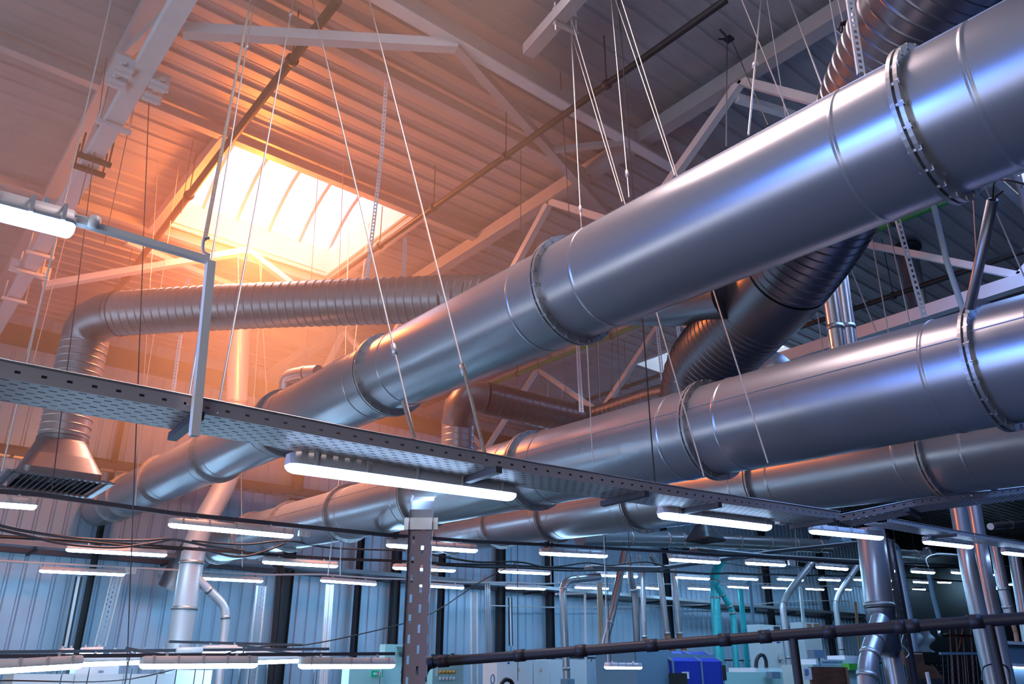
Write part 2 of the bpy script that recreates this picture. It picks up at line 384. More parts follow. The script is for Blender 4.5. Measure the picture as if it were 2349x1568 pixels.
# skylight trimmers and roof bracing tubes
def brace(name, a, b, w, lab, mm='white', cat='steel brace', h=None):
    m = MB(); m.bar(a, b, w, h or w); o = m.build(name, G[mm]); return tag(o, lab, cat)
brace('skylight_trimmer', (2.98, 10.4, 9.98), (2.98, 14.0, 9.98), .16, 'dusky trimmer beam along the shaded side of the big skylight', 'beam', 'steel beam', .22)
brace('skylight_trimmer', (6.54, 10.4, 9.98), (6.54, 14.0, 9.98), .14, 'trimmer beam along the side of the big skylight facing the trusses', 'beam', 'steel beam', .2)
BR = [((418, 70), (1045, 105), .13, 'flat grey brace running from the truss gusset to the bright purlin', 'white'),
      ((1045, 105), (1392, 490), .13, 'long brace sloping from the bright purlin down behind the largest duct', 'beam'),
      ((1268, 345), (1432, 325), .08, 'short brace joining the long sloping brace to the truss', 'beam'),
      ((100, 655), (568, 575), .12, 'white brace rising from the gusseted truss towards the far skylight edge', 'white'),
      ((568, 575), (690, 668), .12, 'white brace falling from the skylight edge behind the orange spiral duct', 'white'),
      ((290, 555), (545, 660), .10, 'white brace crossing under the first white brace', 'white'),
      ((1690, 225), (1830, 268), .10, 'white brace below the roof beside the broad curved spiral duct', 'white')]
for k, (a, b, w, lab, mm) in enumerate(BR): brace('roof_brace', PZ(*a, 8.72 if k in (0, 3) else 9.62), PZ(*b, 9.62), w, lab, mm)
# grey square stub hanging by the clamp
st = empty('support_beam', 'grey square support beam ending at the bright purlin with a bolted cable clamp', 'steel beam', PZ(1280, 60, 9.5))
a, b = PZ(1212, 118, 9.45), PZ(1370, -60, 9.45); m = MB(); m.bar(a, b, .16, .16); m.build('beam', G['beam'], st)
c = PZ(1298, 48, 9.45); d = (b-a).normalized(); s_ = d.cross(Vector((0,0,1)))
m = MB()
for zz in (.11, -.11): m.bar(c - s_*.17 + Vector((0,0,zz)), c + s_*.17 + Vector((0,0,zz)), .05, .03)
for k in (-1, 1): m.tube([c + s_*.15*k + Vector((0,0,.2)), c + s_*.15*k - Vector((0,0,.22))], .012, 8)
m.build('clamp', G['cable'], st)
# pipes under the roof, along Y
def roofpipe(px, X_z, r, mm, lab, cat='pipe', clamps=(), name='sprinkler_pipe'):
    """pipe parallel to Y through the two pixels, at height X_z"""
    a, b = [PZ(*p, X_z) for p in px]; xm = (a.x+b.x)/2
    o = empty(name, lab, cat, (xm, (a.y+b.y)/2, X_z))
    m = MB(); m.tube([(a.x, a.y, X_z), (b.x, b.y, X_z)], r, 12); m.build('pipe', G[mm], o)
    for k in clamps:
        p = Vector((a.x, a.y, X_z)).lerp(Vector((b.x, b.y, X_z)), k)
        m = MB(); m.lathe(p - Vector((0, .03, 0)), (0, 1, 0), [(0, r), (0, r*1.45), (.06, r*1.45), (.06, r)], 12); m.tube([p, (p.x, p.y, ROOF)], .008, 6); m.build('hanger', G['dark'], o)
    return o
roofpipe([(775, 0), (245, 695)], 9.3, .055, 'black', 'black pipe crossing in front of the big skylight', clamps=(.12, .5, .86))
roofpipe([(1665, 0), (755, 645)], 9.3, .045, 'black', 'thin dark pipe running under the roof between skylight and truss', clamps=(.2, .42, .62, .8))
roofpipe([(2235, 437), (1080, 900)], 8.9, .05, 'green', 'green pipe running below the roof behind the two long ducts', clamps=(.1, .35, .6, .85))
roofpipe([(2349, 575), (1295, 935)], 8.9, .05, 'black', 'dark pipe running past the second truss toward the wall', clamps=(.2, .5, .8))
# ================================================================== LONG DUCTS
def long_duct(name, p0, d, R, ya, yb, fl, lab, seam_ang=0.6, cap=False, extra_rings=()):
    p0, d = Vector(p0), Vector(d); d = d/d.y; P = lambda y: p0 + d*y; dn = d.normalized(); k = d.length
    root = empty(name, lab, 'ventilation duct', P(ya))
    cuts = [ya] + [y for y in fl if ya < y < yb] + [yb]
    for a, b in zip(cuts, cuts[1:]):
        L = (b-a)*k; e = .0045; pr = [(0, R)]
        for t in (.13, .87):
            if L > 1.2:
                c = t*L; pr += [(c-.02, R), (c-.014, R), (c-.007, R+e), (c+.007, R+e), (c+.014, R), (c+.02, R)]
        pr += [(L, R)]
        m = MB(); m.lathe(P(a), dn, pr, 72)
        u = dn.cross(Vector((0,0,1))).normalized(); w = u.cross(dn)
        sa = seam_ang + random.uniform(-.1, .1); q = (-u*math.cos(sa) + w*math.sin(sa))*(R+.001)
        if dn.cross(Vector((0,0,1))).x < 0: q = (u*math.cos(sa) + w*math.sin(sa))*(R+.001)
        m.tube([P(a)+q, P(b)+q], .0045, 6)
        if b == yb and cap: m.lathe(P(b), dn, [(0, R), (.02, R*.98), (.02, .01)], 72)
        m.build('duct_section', G['galv'], root)
    for y in fl:
        m = MB(); m.lathe(P(y)-dn*.03, dn, [(0, R), (0, R+.05), (.022, R+.05), (.022, R+.012), (.038, R+.012), (.038, R+.05), (.06, R+.05), (.06, R)], 72, False, False)
        tee_bolts(m, P(y), dn, R+.030, 22); m.build('flange', G['flange'], root)
    return root, P, dn
D1, P1f, d1n = long_duct('ventilation_duct', (3.902, 0, 5.044), (.02, 1, .041), .40, -1.2, 19.6, [1.22, 4.04, 6.89, 9.6, 12.1, 15.0, 17.3, 18.3], 'largest bolted steel duct, nearest the camera, climbing across the middle of the hall', .95)
D2, P2f, d2n = long_duct('ventilation_duct', (5.562, 0, 4.224), (.037, 1, .044), .40, -1.0, 18.2, [1.75, 4.1, 6.6, 8.95, 11.2, 13.4, 15.3, 17.2], 'second long steel duct, directly below and behind the largest duct', .35)
D3, P3f, d3n = long_duct('ventilation_duct', (7.6, 0, 4.18), (.15, 1, .068), .40, .2, 15.4, [3.15, 5.3, 7.6, 9.8, 11.6, 13.6], 'third long steel duct, lowest of the three, partly hidden under the second', .2, True)
# end caps and hanger bands of the big ducts
m = MB(); e = P1f(19.6); m.lathe(e, d1n, [(0, .4), (.35, .37), (.5, .22), (.5, .01)], 48); m.build('end_cap', G['galv_dark'], D1)
m = MB(); e = P2f(18.2); m.tube(arc(e, e+d2n*.9, e+d2n*1.1+Vector((-.2,0,-.9)), 10), .39, 40); m.build('elbow', G['galv_dark'], D2)
# ================================================================== SPIRAL DUCTS
def spiral(mb, P, r, pitch=.12, amp=.012, n=40, caps=True):
    P = resample(P, .012); pts, R = [], []; s = 0.0; last = None
    keep = []
    L = [0.0]
    for a, b in zip(P, P[1:]): L.append(L[-1] + (b-a).length)
    tot = L[-1]
    def at(t):
        lo = min(int(np.searchsorted(L, t)), len(P)-1); lo = max(lo, 1)
        f = (t-L[lo-1])/max(1e-9, L[lo]-L[lo-1]); return P[lo-1].lerp(P[lo], min(1, max(0, f)))
    t = 0.0
    while t < tot:
        for q, dr in ((0, 0), (.06, 0), (.42, 0), (.80, 0), (.86, 0), (.90, amp), (.96, amp)):
            if t + q*pitch < tot: pts.append(at(t+q*pitch)); R.append(r+dr)
        t += pitch
    mb.tube(pts, R, n, caps); return mb
# --- broad curved spiral duct
BF = [PD(2290, -190, 4.7), PD(2150, -30, 5.1), PD(2062, 120, 5.5), PD(1985, 290, 5.95), PD(1915, 455, 6.4), PD(1835, 590, 6.9), PD(1745, 700, 7.5), PD(1665, 785, 8.0), PD(1615, 850, 8.35), PD(1598, 930, 8.5)]
bf = catmull(BF, 14); nb = len(bf); r = .40
big = empty('spiral_duct', 'broad curved dark spiral duct sweeping behind the largest duct', 'ventilation duct', BF[0])
i1, i2 = int(nb*.585), int(nb*.665)
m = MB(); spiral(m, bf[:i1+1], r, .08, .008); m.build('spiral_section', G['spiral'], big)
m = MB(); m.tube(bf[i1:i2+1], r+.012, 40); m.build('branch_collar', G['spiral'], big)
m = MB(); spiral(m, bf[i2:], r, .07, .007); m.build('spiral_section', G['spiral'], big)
m = MB(); m.bar(PD(1926, 58, 5.35), PD(1940, 52, 5.35), .04, .008); m.tube([PD(1931, 55, 5.35), PD(1931, 74, 5.33)], .008, 6); m.build('duct_bracket', G['dark'], big)
# --- orange-lit spiral duct with mitred elbow, leg and outlet hood
F1 = empty('spiral_duct', 'long spiral duct under the big skylight, with mitred elbow and outlet hood beside the wall', 'ventilation duct', PD(200, 860, 11.6))
r1 = .315
hz = [PD(268, 719, 11.3), PD(500, 705, 11.1), PD(760, 694, 10.9), PD(1110, 684, 10.4), PD(1400, 690, 9.2), PD(1560, 685, 8.3), PD(1690, 668, 7.4)]
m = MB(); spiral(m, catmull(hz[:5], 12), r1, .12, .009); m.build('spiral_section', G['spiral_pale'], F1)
m = MB(); m.tube(catmull(hz[4:], 10), r1*.9, 32); m.build('branch_pipe', G['spiral'], F1)
k0 = hz[0]; kA = PD(196, 780, 11.55)
m = MB(); m.lathe(k0, (hz[1]-k0), [(-.03, r1+.012), (.03, r1+.012)], 40)
e1 = PD(215, 735, 11.45)
m.tube([k0, PD(246, 722, 11.35), e1, PD(199, 764, 11.55), kA], [r1]*5, 40); m.build('mitred_elbow', G['galv_dark'], F1)
bt = kA.copy(); bt.z = PY(180, 1018, kA.y).z
m = MB(); spiral(m, [kA, bt], r1, .11, .010); m.build('spiral_section', G['spiral_pale'], F1)
def hood(parent, c, r, w, h, d=None, skirt=.12, grille=True, mm='galv_dark'):
    """round neck at c flaring to a rectangle w x d at h below"""
    d = d or w; mb = MB(); n = 48; top, mid = [], []
    for j in range(n):
        a = 2*math.pi*j/n; ca, sa = math.cos(a), math.sin(a); top.append(Vector((c.x+r*ca, c.y+r*sa, c.z)))
        k = 1/max(abs(ca)/(w/2), abs(sa)/(d/2)); mid.append(Vector((c.x+k*ca, c.y+k*sa, c.z-h)))
    low = [v - Vector((0,0,skirt)) for v in mid]
    rings = [top, [t.lerp(q, .12) for t, q in zip(top, mid)], [t.lerp(q, .55) for t, q in zip(top, mid)], mid, low]
    for a, b in zip(rings, rings[1:]): mb.add(a+b, [(j, (j+1) % n, n+(j+1) % n, n+j) for j in range(n)], True)
    mb.lathe(c, (0,0,-1), [(-.03, r+.012), (.03, r+.012)], 40); mb.build('hood', G[mm], parent)
    if grille:
        g = MB(); zz = c.z-h-skirt; W2, D2_ = w*1.22, d*1.22
        for (p, q) in (((-1,-1),(1,-1)), ((1,-1),(1,1)), ((1,1),(-1,1)), ((-1,1),(-1,-1))):
            g.bar((c.x+p[0]*W2/2, c.y+p[1]*D2_/2, zz), (c.x+q[0]*W2/2, c.y+q[1]*D2_/2, zz), .10, .025)
        for k in range(16):
            xx = c.x - W2/2 + W2*(k+.5)/16; g.box((xx, c.y, zz), (.012, D2_, .07), Matrix.Rotation(.5, 3, 'Y'))
        g.build('outlet_grille', G['galv_dark'], parent)
hood(F1, bt, r1, .95, .48)
# --- dark elbow duct rising from behind the second duct
E3 = empty('spiral_duct', 'dark elbow duct rising behind the second long duct and turning away along the wall', 'ventilation duct', PD(1048, 1010, 12.08))
r3 = .25
a0 = PD(1048, 1060, 12.08); a1 = PD(1050, 960, 12.08); a1.x, a1.y = a0.x, a0.y
m = MB(); spiral(m, [a0 - Vector((0,0,.5)), a1], r3, .10, .005, 32); m.build('spiral_section', G['galv'], E3)
h0 = PD(1112, 912, 12.19)
m = MB(); m.tube([a1, a1.lerp(PD(1058, 915, 12.08), .7), PD(1072, 905, 12.11), h0], r3, 32); m.lathe(a1, (0,0,1), [(-.02, r3+.01), (.02, r3+.01)], 32); m.build('mitred_elbow', G['galv_dark'], E3)
m = MB(); spiral(m, [h0, PD(1250, 945, 12.61), PD(1385, 975, 13.14)], r3, .12, .004, 32); m.build('spiral_section', G['spiral'], E3)
E4 = empty('spiral_duct', 'slim spiral duct running up from the elbow duct toward the broad curved one', 'ventilation duct', PD(1340, 955, 13.36))
m = MB(); spiral(m, catmull([PD(1320, 958, 13.25), PD(1370, 952, 12.83), PD(1480, 915, 11.87), PD(1600, 885, 10.81)], 8), .155, .12, .004, 24); m.build('spiral_section', G['spiral'], E4)
m = MB(); m.tube(arc(PD(1385, 940, 12.72), PD(1402, 898, 12.61), PD(1418, 925, 12.30), 8), .02, 8); m.build('wire_hoop', G['dark'], E4)
# small capped duct end peeping over the largest duct, and a rounded hood beyond the second duct
tp = empty('duct_elbow', 'small pale capped duct end showing over the largest duct', 'ventilation duct', PD(690, 855, 11.6))
m = MB(); m.tube(catmull([PD(655, 900, 12.2), PD(660, 868, 12.2), PD(690, 857, 12.1), PD(730, 853, 11.9)], 6), .11, 20); m.build('elbow', G['galv'], tp)
m = MB(); m.lathe(PD(700, 856, 12.05), PD(730, 853, 11.9)-PD(690, 857, 12.1), [(-.02, .12), (.02, .12)], 20); m.build('band', G['flange'], tp)
rh = empty('fan_cowl', 'rounded metal fan cowl peeping above the second long duct', 'fan', PX(1768, 850, 8.4))
c = PX(1768, 866, 8.3); m = MB(); m.lathe(c, (1, .25, 0), [(-.12, .01), (-.12, .31), (.18, .31), (.24, .26)], 40); m.build('cowl', G['galv'], rh)
m = MB(); m.bar(c + Vector((-.14, -.3, -.05)), c + Vector((-.14, .3, -.05)), .02, .05); m.build('bracket', G['galv_dark'], rh)
# --- far duct along the wall, with hoods
YD = 15.6
D4 = empty('ventilation_duct', 'narrow turquoise-grey duct with banded joints running parallel to the wall', 'ventilation duct', PY(1560, 1240, YD))
def ycyl(parent, name, px, Y, r, mm, n=32, bands=()):
    P = [PY(*p, Y) for p in px]; m = MB(); m.tube(P, r, n)
    m.build(name, G[mm], parent)
    for b in bands:
        q = PY(*b, Y); j = min(range(len(P)-1), key=lambda i: (P[i]-q).length); d = (P[min(j+1, len(P)-1)]-P[max(j-0, 0)]).normalized()
        m = MB(); m.lathe(q, d, [(-.03, r*1.01), (-.03, r*1.09), (.03, r*1.09), (.03, r*1.01)], n); m.build('joint_band', G['flange'], parent)
ycyl(D4, 'duct_section', [(1330, 1232), (1600, 1238), (1900, 1252)], YD, .235, 'galv', 32, [(1440, 1234), (1525, 1236), (1560, 1237), (1690, 1242), (1760, 1245), (1820, 1248), (1875, 1251)])
def rods(parent, pts):
    for p in pts:
        m = MB(); m.tube([p, Vector((p.x, p.y, ROOF))], .007, 6); m.build('hanger_rod', G['dark'], parent)
rods(D4, [PY(1450, 1236, YD), PY(1700, 1242, YD), PY(1850, 1248, YD)])
h = empty('extract_hood', 'dark pyramid hood under the lamp beside the third duct', 'extractor hood', PY(1615, 1205, 12.5)); hood(h, PY(1615, 1203, 12.5), .2, .75, .36, .7, .05, False, 'dark'); rods(h, [PY(1615, 1203, 12.5)])
h = empty('extract_hood', 'dusky pyramid hood between the two bright lamps near the wide column pipe', 'extractor hood', PY(1925, 1225, 14)); hood(h, PY(1925, 1222, 14.0), .2, .7, .32, .6, .05, False, 'grey_m'); rods(h, [PY(1925, 1223, 14.0)])
YE = 11.0
D5 = empty('ventilation_duct', 'short dim duct with a rounded end behind the wide column pipe', 'ventilation duct', PY(2070, 1275, YE))
ycyl(D5, 'duct_section', [(2030, 1270), (2090, 1275), (2200, 1282)], YE, .17, 'galv', 28, [(2098, 1275)])
rods(D5, [PY(2060, 1273, YE), PY(2150, 1280, YE)])
h = empty('extract_hood', 'mauve pyramid hood resting over the short dim duct', 'extractor hood', PY(2128, 1262, 10.6)); hood(h, PY(2128, 1258, 10.6), .12, .48, .2, .4, .03, False, 'galv_dark'); rods(h, [PY(2128, 1258, 10.6)])
D6 = empty('ventilation_duct', 'pale pink capped duct beside the frame edge, above the sloping cable tray', 'ventilation duct', PY(2300, 1205, 7.0))
ycyl(D6, 'duct_section', [(2272, 1207), (2300, 1204), (2420, 1196)], 7.0, .075, 'galv', 24, [(2318, 1203)])
rods(D6, [PY(2300, 1204, 7.0), PY(2400, 1198, 7.0)])
# ================================================================== CABLE TRAYS
def tray(name, near, far, lab, side_h=.07, brackets=(), mm='tray', parentinfo=None):
    """near/far: matching lists of 3D points along the two lower edges"""
    root = empty(name, lab, 'cable tray', near[0])
    s = 0; m = MB()
    for i in range(len(near)-1):
        a, b, c, d = near[i], near[i+1], far[i+1], far[i]; L = (b-a).length; w = (d-a).length
        m.add([a, b, c, d], [(0,1,2,3)], False, [[(s,0),(s+L,0),(s+L,w),(s,w)]]); s += L
    m.build('tray_base', G[mm], root)
    for E_ in (near, far):
        m = MB(); s = 0; z = Vector((0,0,side_h))
        for i in range(len(E_)-1):
            a, b = E_[i], E_[i+1]; L = (b-a).length
            m.add([a, b, b+z, a+z], [(0,1,2,3)], False, [[(s, .065),(s+L, .065),(s+L, .065+side_h),(s, .065+side_h)]]); s += L
        m.build('tray_side', G['trayside'], root)
        m = MB(); m.tube([p+z for p in E_], .007, 8); m.build('rim', G['flange'], root)
    n_ = len(near)
    for k in brackets:
        i = min(int(k), n_-2); f = k-i; a = near[i].lerp(near[i+1], f); b = far[i].lerp(far[i+1], f); e = (a-b).normalized()*.05
        m = MB(); m.bar(a+e-Vector((0,0,.025)), b-e-Vector((0,0,.025)), .045, .04); m.build('support_bracket', G['rail'], root)
    return root
TY = 3.74
nearpx = [(-60, 852), (18, 868), (440, 944), (800, 1012), (1243, 1090), (1600, 1146), (1930, 1192)]
farpx = [(-90, 916), (0, 934), (395, 998), (760, 1058), (1180, 1124), (1530, 1172), (1860, 1212)]
TN = [PY(*p, TY) for p in nearpx]; TF = []
for a in TN: TF.append(a + Vector((.02, .36, 0)))
tray('cable_tray', TN, TF, 'long perforated cable tray hung on wires across the hall, carrying the big lamp', .075, (2.03, 4.6, 3.72, 5.9, 5.1))
# cables lying in the long tray
for k, lab in enumerate(('dark cable lying along the lamp side of the long cable tray', 'dark cable lying in the middle of the long cable tray', 'dark cable lying along the camera side of the long cable tray')):
    m = MB(); m.tube(catmull([p + Vector((.01, .30-.115*k + .015*math.sin(i*2.1+k), .042)) for i, p in enumerate(TN)], 6), .036, 10)
    tag(m.build('power_cable', G['dark']), lab, 'cable', 'cables in the long tray')
# tray corner and the two branches beyond it
TB = [PY(1925, 1196, 3.75), PY(2100, 1160, 3.3), PY(2420, 1122, 2.62)]
tray('cable_tray', [p + Vector((.0, 0, 0)) for p in TB], [p + Vector((.34, .06, 0)) for p in TB], 'cable tray branch climbing from the corner beneath the third duct', .06, (.9,))
TC = [PY(2035, 1196, 5.0), PY(2200, 1226, 5.0), PY(2420, 1262, 5.0)]
tray('cable_tray', TC, [p + Vector((0, .32, 0)) for p in TC], 'cable tray branch sloping down past the paired column pipes', .06, (.9,))
# slotted riser (vertical tray) with curved head below the big lamp
RY = 4.05
rs = empty('cable_riser', 'dark slotted upright cable riser with curved head, standing below the big lamp', 'cable tray', PY(960, 1568, RY))
b0 = PY(967, 1190, RY); b1 = Vector((b0.x, b0.y, 0)); wv = Vector((.77, -.637, 0)); nv = Vector((.637, .77, 0))
hw = .070
bend = [b0 + Vector((0,0,0)), b0 + Vector((0,0,.06)) + nv*.01, b0 + Vector((0,0,.12)) + nv*.05, b0 + Vector((0,0,.16)) + nv*.12, b0 + Vector((0,0,.17)) + nv*.2]
def strip(m, pts, half, su=0):
    s = 0
    for a, b in zip(pts, pts[1:]):
        L = (b-a).length; m.add([a-half, b-half, b+half, a+half], [(0,1,2,3)], False, [[(s,0),(s+L,0),(s+L,2*half.length),(s,2*half.length)]]); s += L
m = MB(); strip(m, [b1, b0], wv*hw); m.build('riser_face', G['column'], rs)
m = MB(); strip(m, bend, wv*hw); m.build('curved_head', G['galv_dark'], rs)
for s_ in (-1, 1):
    m = MB(); e = wv*hw*s_
    for a, b in zip([b1]+bend, bend): m.add([a+e, b+e, b+e-nv*.05, a+e-nv*.05], [(0,1,2,3)], False, [[(0,.065),((b-a).length,.065),((b-a).length,.115),(0,.115)]])
    m.build('riser_side', G['trayside'], rs)
m = MB(); m.box(b0 - Vector((0,0,.03)) - nv*.012, (.2, .02, .07), Matrix.Rotation(AZ-math.pi/2, 3, 'Z')); m.build('joint_plate', G['flange'], rs)
# upright post and head rail that carry the lamp in the top corner
pst = empty('strut_post', 'pink-lit channel post and head rail carrying the lamp with the rounded end', 'steel post', PY(445, 990, TY-.05))
pt = PY(483, 600, TY-.06); pb = PY(445, 1000, TY-.06); pb.x = pb.x
m = MB(); m.prism(pb, pt, [(-.02,-.02),(.02,-.02),(.02,.02),(.012,.02),(.012,-.012),(-.012,-.012),(-.012,.02),(-.02,.02)], (1,0,0)); m.build('post', G['white'], pst)
hr = [PY(478, 597, TY-.06), PY(200, 512, TY-.06), PY(-60, 438, TY-.06)]
m = MB(); m.tube([hr[0]]+hr[1:], .02, 4, True, False); m.bar(hr[0], hr[2], .042, .03); m.build('head_rail', G['white'], pst)
m = MB(); m.tube(catmull([PY(480, 545, TY-.06), PY(468, 548, TY-.06), PY(466, 575, TY-.06), PY(482, 585, TY-.06)], 4), .008, 6); m.build('hook_block', G['clip'], pst)
m = MB(); m.tube(catmull([PY(-20, 452, TY-.1), PY(90, 482, TY-.1), PY(185, 496, TY-.1), PY(212, 508, TY-.1)], 5), .006, 6); m.lathe(PY(216, 512, TY-.1), (0,0,1), [(-.02,.001),(-.02,.025),(.03,.025),(.03,.001)], 14); m.build('wiring', G['white'], pst)
# ================================================================== TUBE LAMPS
def lamp_meshes():
    n = 10; ends = [(0, .55), (.012, .85), (.03, 1.0), (.97, 1.0), (.988, .85), (1.0, .55)]
    def loft(prof):
        mb = MB(); k = len(prof); vs = []
        for t, s in ends:
            for y, z in prof: vs.append((t, y*s, z*(s if z < 0 else (.6+.4*s))))
        mb.add(vs, [(i*k+j, (i+1)*k+j, (i+1)*k+(j+1) % k, i*k+(j+1) % k) for i in range(len(ends)-1) for j in range(k)], True)
        mb.add(vs[:k], [tuple(range(k))]); mb.add(vs[-k:], [tuple(reversed(range(k)))]); return mb
    dif = loft([(.056*math.cos(math.pi*j/n), -.046*math.sin(math.pi*j/n)**.7) for j in range(n+1)])
    hou = loft([(.066, 0), (.066, .016), (.054, .035), (.042, .072), (-.042, .072), (-.054, .035), (-.066, .016), (-.066, 0)])
    clp = MB(); clp.box((0, .068, .012), (.016, .008, .03)); clp.box((0, -.068, .012), (.016, .008, .03)); clp.box((0, 0, .075), (.016, .135, .006)); clp.box((0, .068, .05), (.016, .006, .055)); clp.box((0, -.068, .05), (.016, .006, .055))
    brk = MB(); brk.box((0, 0, .088), (.025, .05, .036))
    return [(nm, b.build(nm, G[mm]).data) for nm, b, mm in (('diffuser', dif, 'tube'), ('housing', hou, 'housing'), ('clip', clp, 'clip'), ('mount_bracket', brk, 'clip'))]
PROTO = lamp_meshes()
for o in [o for o in bpy.data.objects if o.name in ('diffuser', 'housing', 'clip', 'mount_bracket')]: bpy.data.objects.remove(o)
PROTO_H = [(nm, me.copy()) for nm, me in PROTO]
PROTO_H[0][1].materials[0] = G['tube_hall']
def fixture(a, b, lab, group=None, sc=1.0, clips=True, rods=False):
    d = b-a; L = d.length; ex = d; ey = Vector((0,0,1)).cross(d).normalized()*sc; ez = d.normalized().cross(ey.normalized())*sc
    root = empty('tube_lamp', lab, 'lamp', (0,0,0), group)
    root.matrix_basis = Matrix(((ex.x, ey.x, ez.x, a.x), (ex.y, ey.y, ez.y, a.y), (ex.z, ey.z, ez.z, a.z), (0,0,0,1)))
    for nm, me in (PROTO_H if a.y > 7 else PROTO):
        for t in {'clip': (.09, .29, .5, .71, .91) if a.y < 10.2 and clips else (), 'mount_bracket': (.2, .8)}.get(nm, (0,)):
            o = bpy.data.objects.new(nm, me); C.objects.link(o); o.parent = root; o.location = (t, 0, 0)
            if nm in ('clip', 'mount_bracket'): o.scale = (1/L, 1, 1)
    if rods:
        for t in (.15, .85):
            p = a.lerp(b, t) + UP*.06; m = MB(); m.tube([p, Vector((p.x, p.y, 0 if rods == 'down' else ROOF))], .006, 6); m.build('support_rod' if rods == 'down' else 'hanger_rod', G['dark'], root)
    return root
ORD = ['first', 'second', 'third', 'fourth', 'fifth', 'sixth', 'seventh', 'eighth', 'ninth', 'tenth', 'eleventh', 'twelfth']
def row(px, Y, labels, group, sc=1.0, clips=True):
    out = []
    for (a, b), lab in zip(px, labels):
        A, B = PY(*a, Y) + UP*.034, PY(*b, Y) + UP*.034; out.append((A, B)); fixture(A, B, lab, group, sc, clips, 'down' if group == 'low lamps over the workbench' else False)
    return out
def rail(name, pts, r, mm, lab, cat='rail', box=False):
    m = MB()
    if box:
        for a, b in zip(pts, pts[1:]): m.bar(a, b, r*2, r*2.2)
    else: m.tube(pts, r, 8)
    return tag(m.build(name, G[mm]), lab, cat)
row([((-230, 440), (166, 540))], TY-.06, ['big lit tube lamp with rounded end in the top corner beside the steel rafter'], 'tube lamps near the camera')
row([((657, 1078), (1178, 1146))], 4.12, ['largest lit tube lamp, mounted under the middle of the long cable tray'], 'tube lamps near the camera')
row([((1516, 1186), (1764, 1215))], 4.12, ['lit tube lamp under the long cable tray close to its corner'], 'tube lamps near the camera')
row([((1862, 1222), (2022, 1237)), ((2123, 1246), (2228, 1257)), ((2303, 1270), (2400, 1280))], 5.35,
    ['lit tube lamp in front of the wide column pipe', 'lit tube lamp in front of the paired column pipes', 'lit tube lamp cut by the picture edge past the paired column pipes'], 'tube lamps near the camera')
def lamp_row(px, Y, head, first, group, railname, raillab, railr, railm, z, ext=((-.0), 0), box=False, sc=1.0):
    labs = ['%s, %s counted from %s' % (head, ORD[i], first) for i in range(len(px))]
    P = row(px, Y, labs, group, sc)
    pts = []
    for a, b in P: pts += [a + UP*z, b + UP*z]
    pts = [pts[0] - (pts[1]-pts[0])*ext[0]] + pts + [pts[-1] + (pts[-1]-pts[-2])*ext[1]]
    rail(railname, pts, railr, railm, raillab, 'lighting rail', box); return P
PB = lamp_row([((-150, 1150), (82, 1167)), ((387, 1207), (670, 1233)), ((888, 1253), (1093, 1266)), ((1240, 1271), (1391, 1278)), ((1538, 1285), (1650, 1292)), ((1713, 1293), (1800, 1298)), ((1875, 1302), (1943, 1307)), ((2035, 1309), (2052, 1311)), ((2093, 1312), (2142, 1315)), ((2185, 1314), (2240, 1318))],
    10.0, 'lit tube lamp on the upper lighting rail', 'the outlet hood', 'lamps on the upper lighting rail', 'lighting_rail', 'dusky steel lighting rail crossing the hall above the second row of lamps', .022, 'rail', .125, (.3, 3), True)
PC = lamp_row([((151, 1263), (381, 1276)), ((603, 1291), (773, 1301)), ((902, 1304), (1043, 1311)), ((1145, 1312), (1260, 1317)), ((1367, 1320), (1461, 1324)), ((1552, 1325), (1626, 1329)), ((1673, 1327), (1737, 1330)), ((1785, 1329), (1841, 1332)), ((1880, 1330), (1926, 1332)), ((1961, 1330), (1976, 1331)), ((2040, 1332), (2066, 1334)), ((2097, 1335), (2130, 1337))],
    14.4, 'lit tube lamp on the middle lighting rail', 'the slanting pipe', 'lamps on the middle lighting rail', 'lighting_rail', 'dark steel lighting rail behind the upper one, over the third row of lamps', .022, 'dark', .125, (1.2, 3), True)
PDn = lamp_row([((90, 1311), (285, 1320)), ((447, 1327), (602, 1335)), ((736, 1333), (862, 1342)), ((960, 1344), (1063, 1350)), ((1161, 1349), (1250, 1352)), ((1320, 1348), (1395, 1351)), ((1460, 1348), (1512, 1351)), ((1580, 1350), (1637, 1353)), ((1671, 1346), (1720, 1349)), ((1750, 1348), (1806, 1350)), ((1850, 1351), (1889, 1353)), ((1916, 1351), (1952, 1353))],
    17.9, 'lit tube lamp on the white lower conduit', 'the ladder tray', 'lamps on the lower conduit', 'lighting_conduit', 'slim white conduit along the corrugated wall over the lowest row of lamps', .022, 'rail_white', .13, (1.0, 6))
# far lamps in the dark end of the hall
FAR = [((2043, 1349), (2068, 1350)), ((2095, 1350), (2121, 1351)), ((2152, 1334), (2180, 1335)), ((2262, 1335), (2279, 1336)), ((2310, 1339), (2322, 1340)), ((2263, 1351), (2271, 1352)), ((2286, 1349), (2294, 1350)), ((2256, 1314), (2285, 1318)), ((2340, 1317), (2349, 1318))]
ALAB = ['beside the slim blue pipe', 'below the turquoise hose', 'just past the turquoise hose', 'between the paired pipes and the rust hose', 'close to the frame edge, higher one', 'small lower one past the paired pipes', 'tiny lower one near the rust hose', 'largest, touching the paired column pipes', 'at the very frame edge']
for (a, b), l in zip(FAR, ALAB): fixture(PY(*a, 18.5), PY(*b, 18.5), 'faraway lit lamp in the dark hall end, ' + l, 'faraway lamps in the dark end', 1.2, False, True)
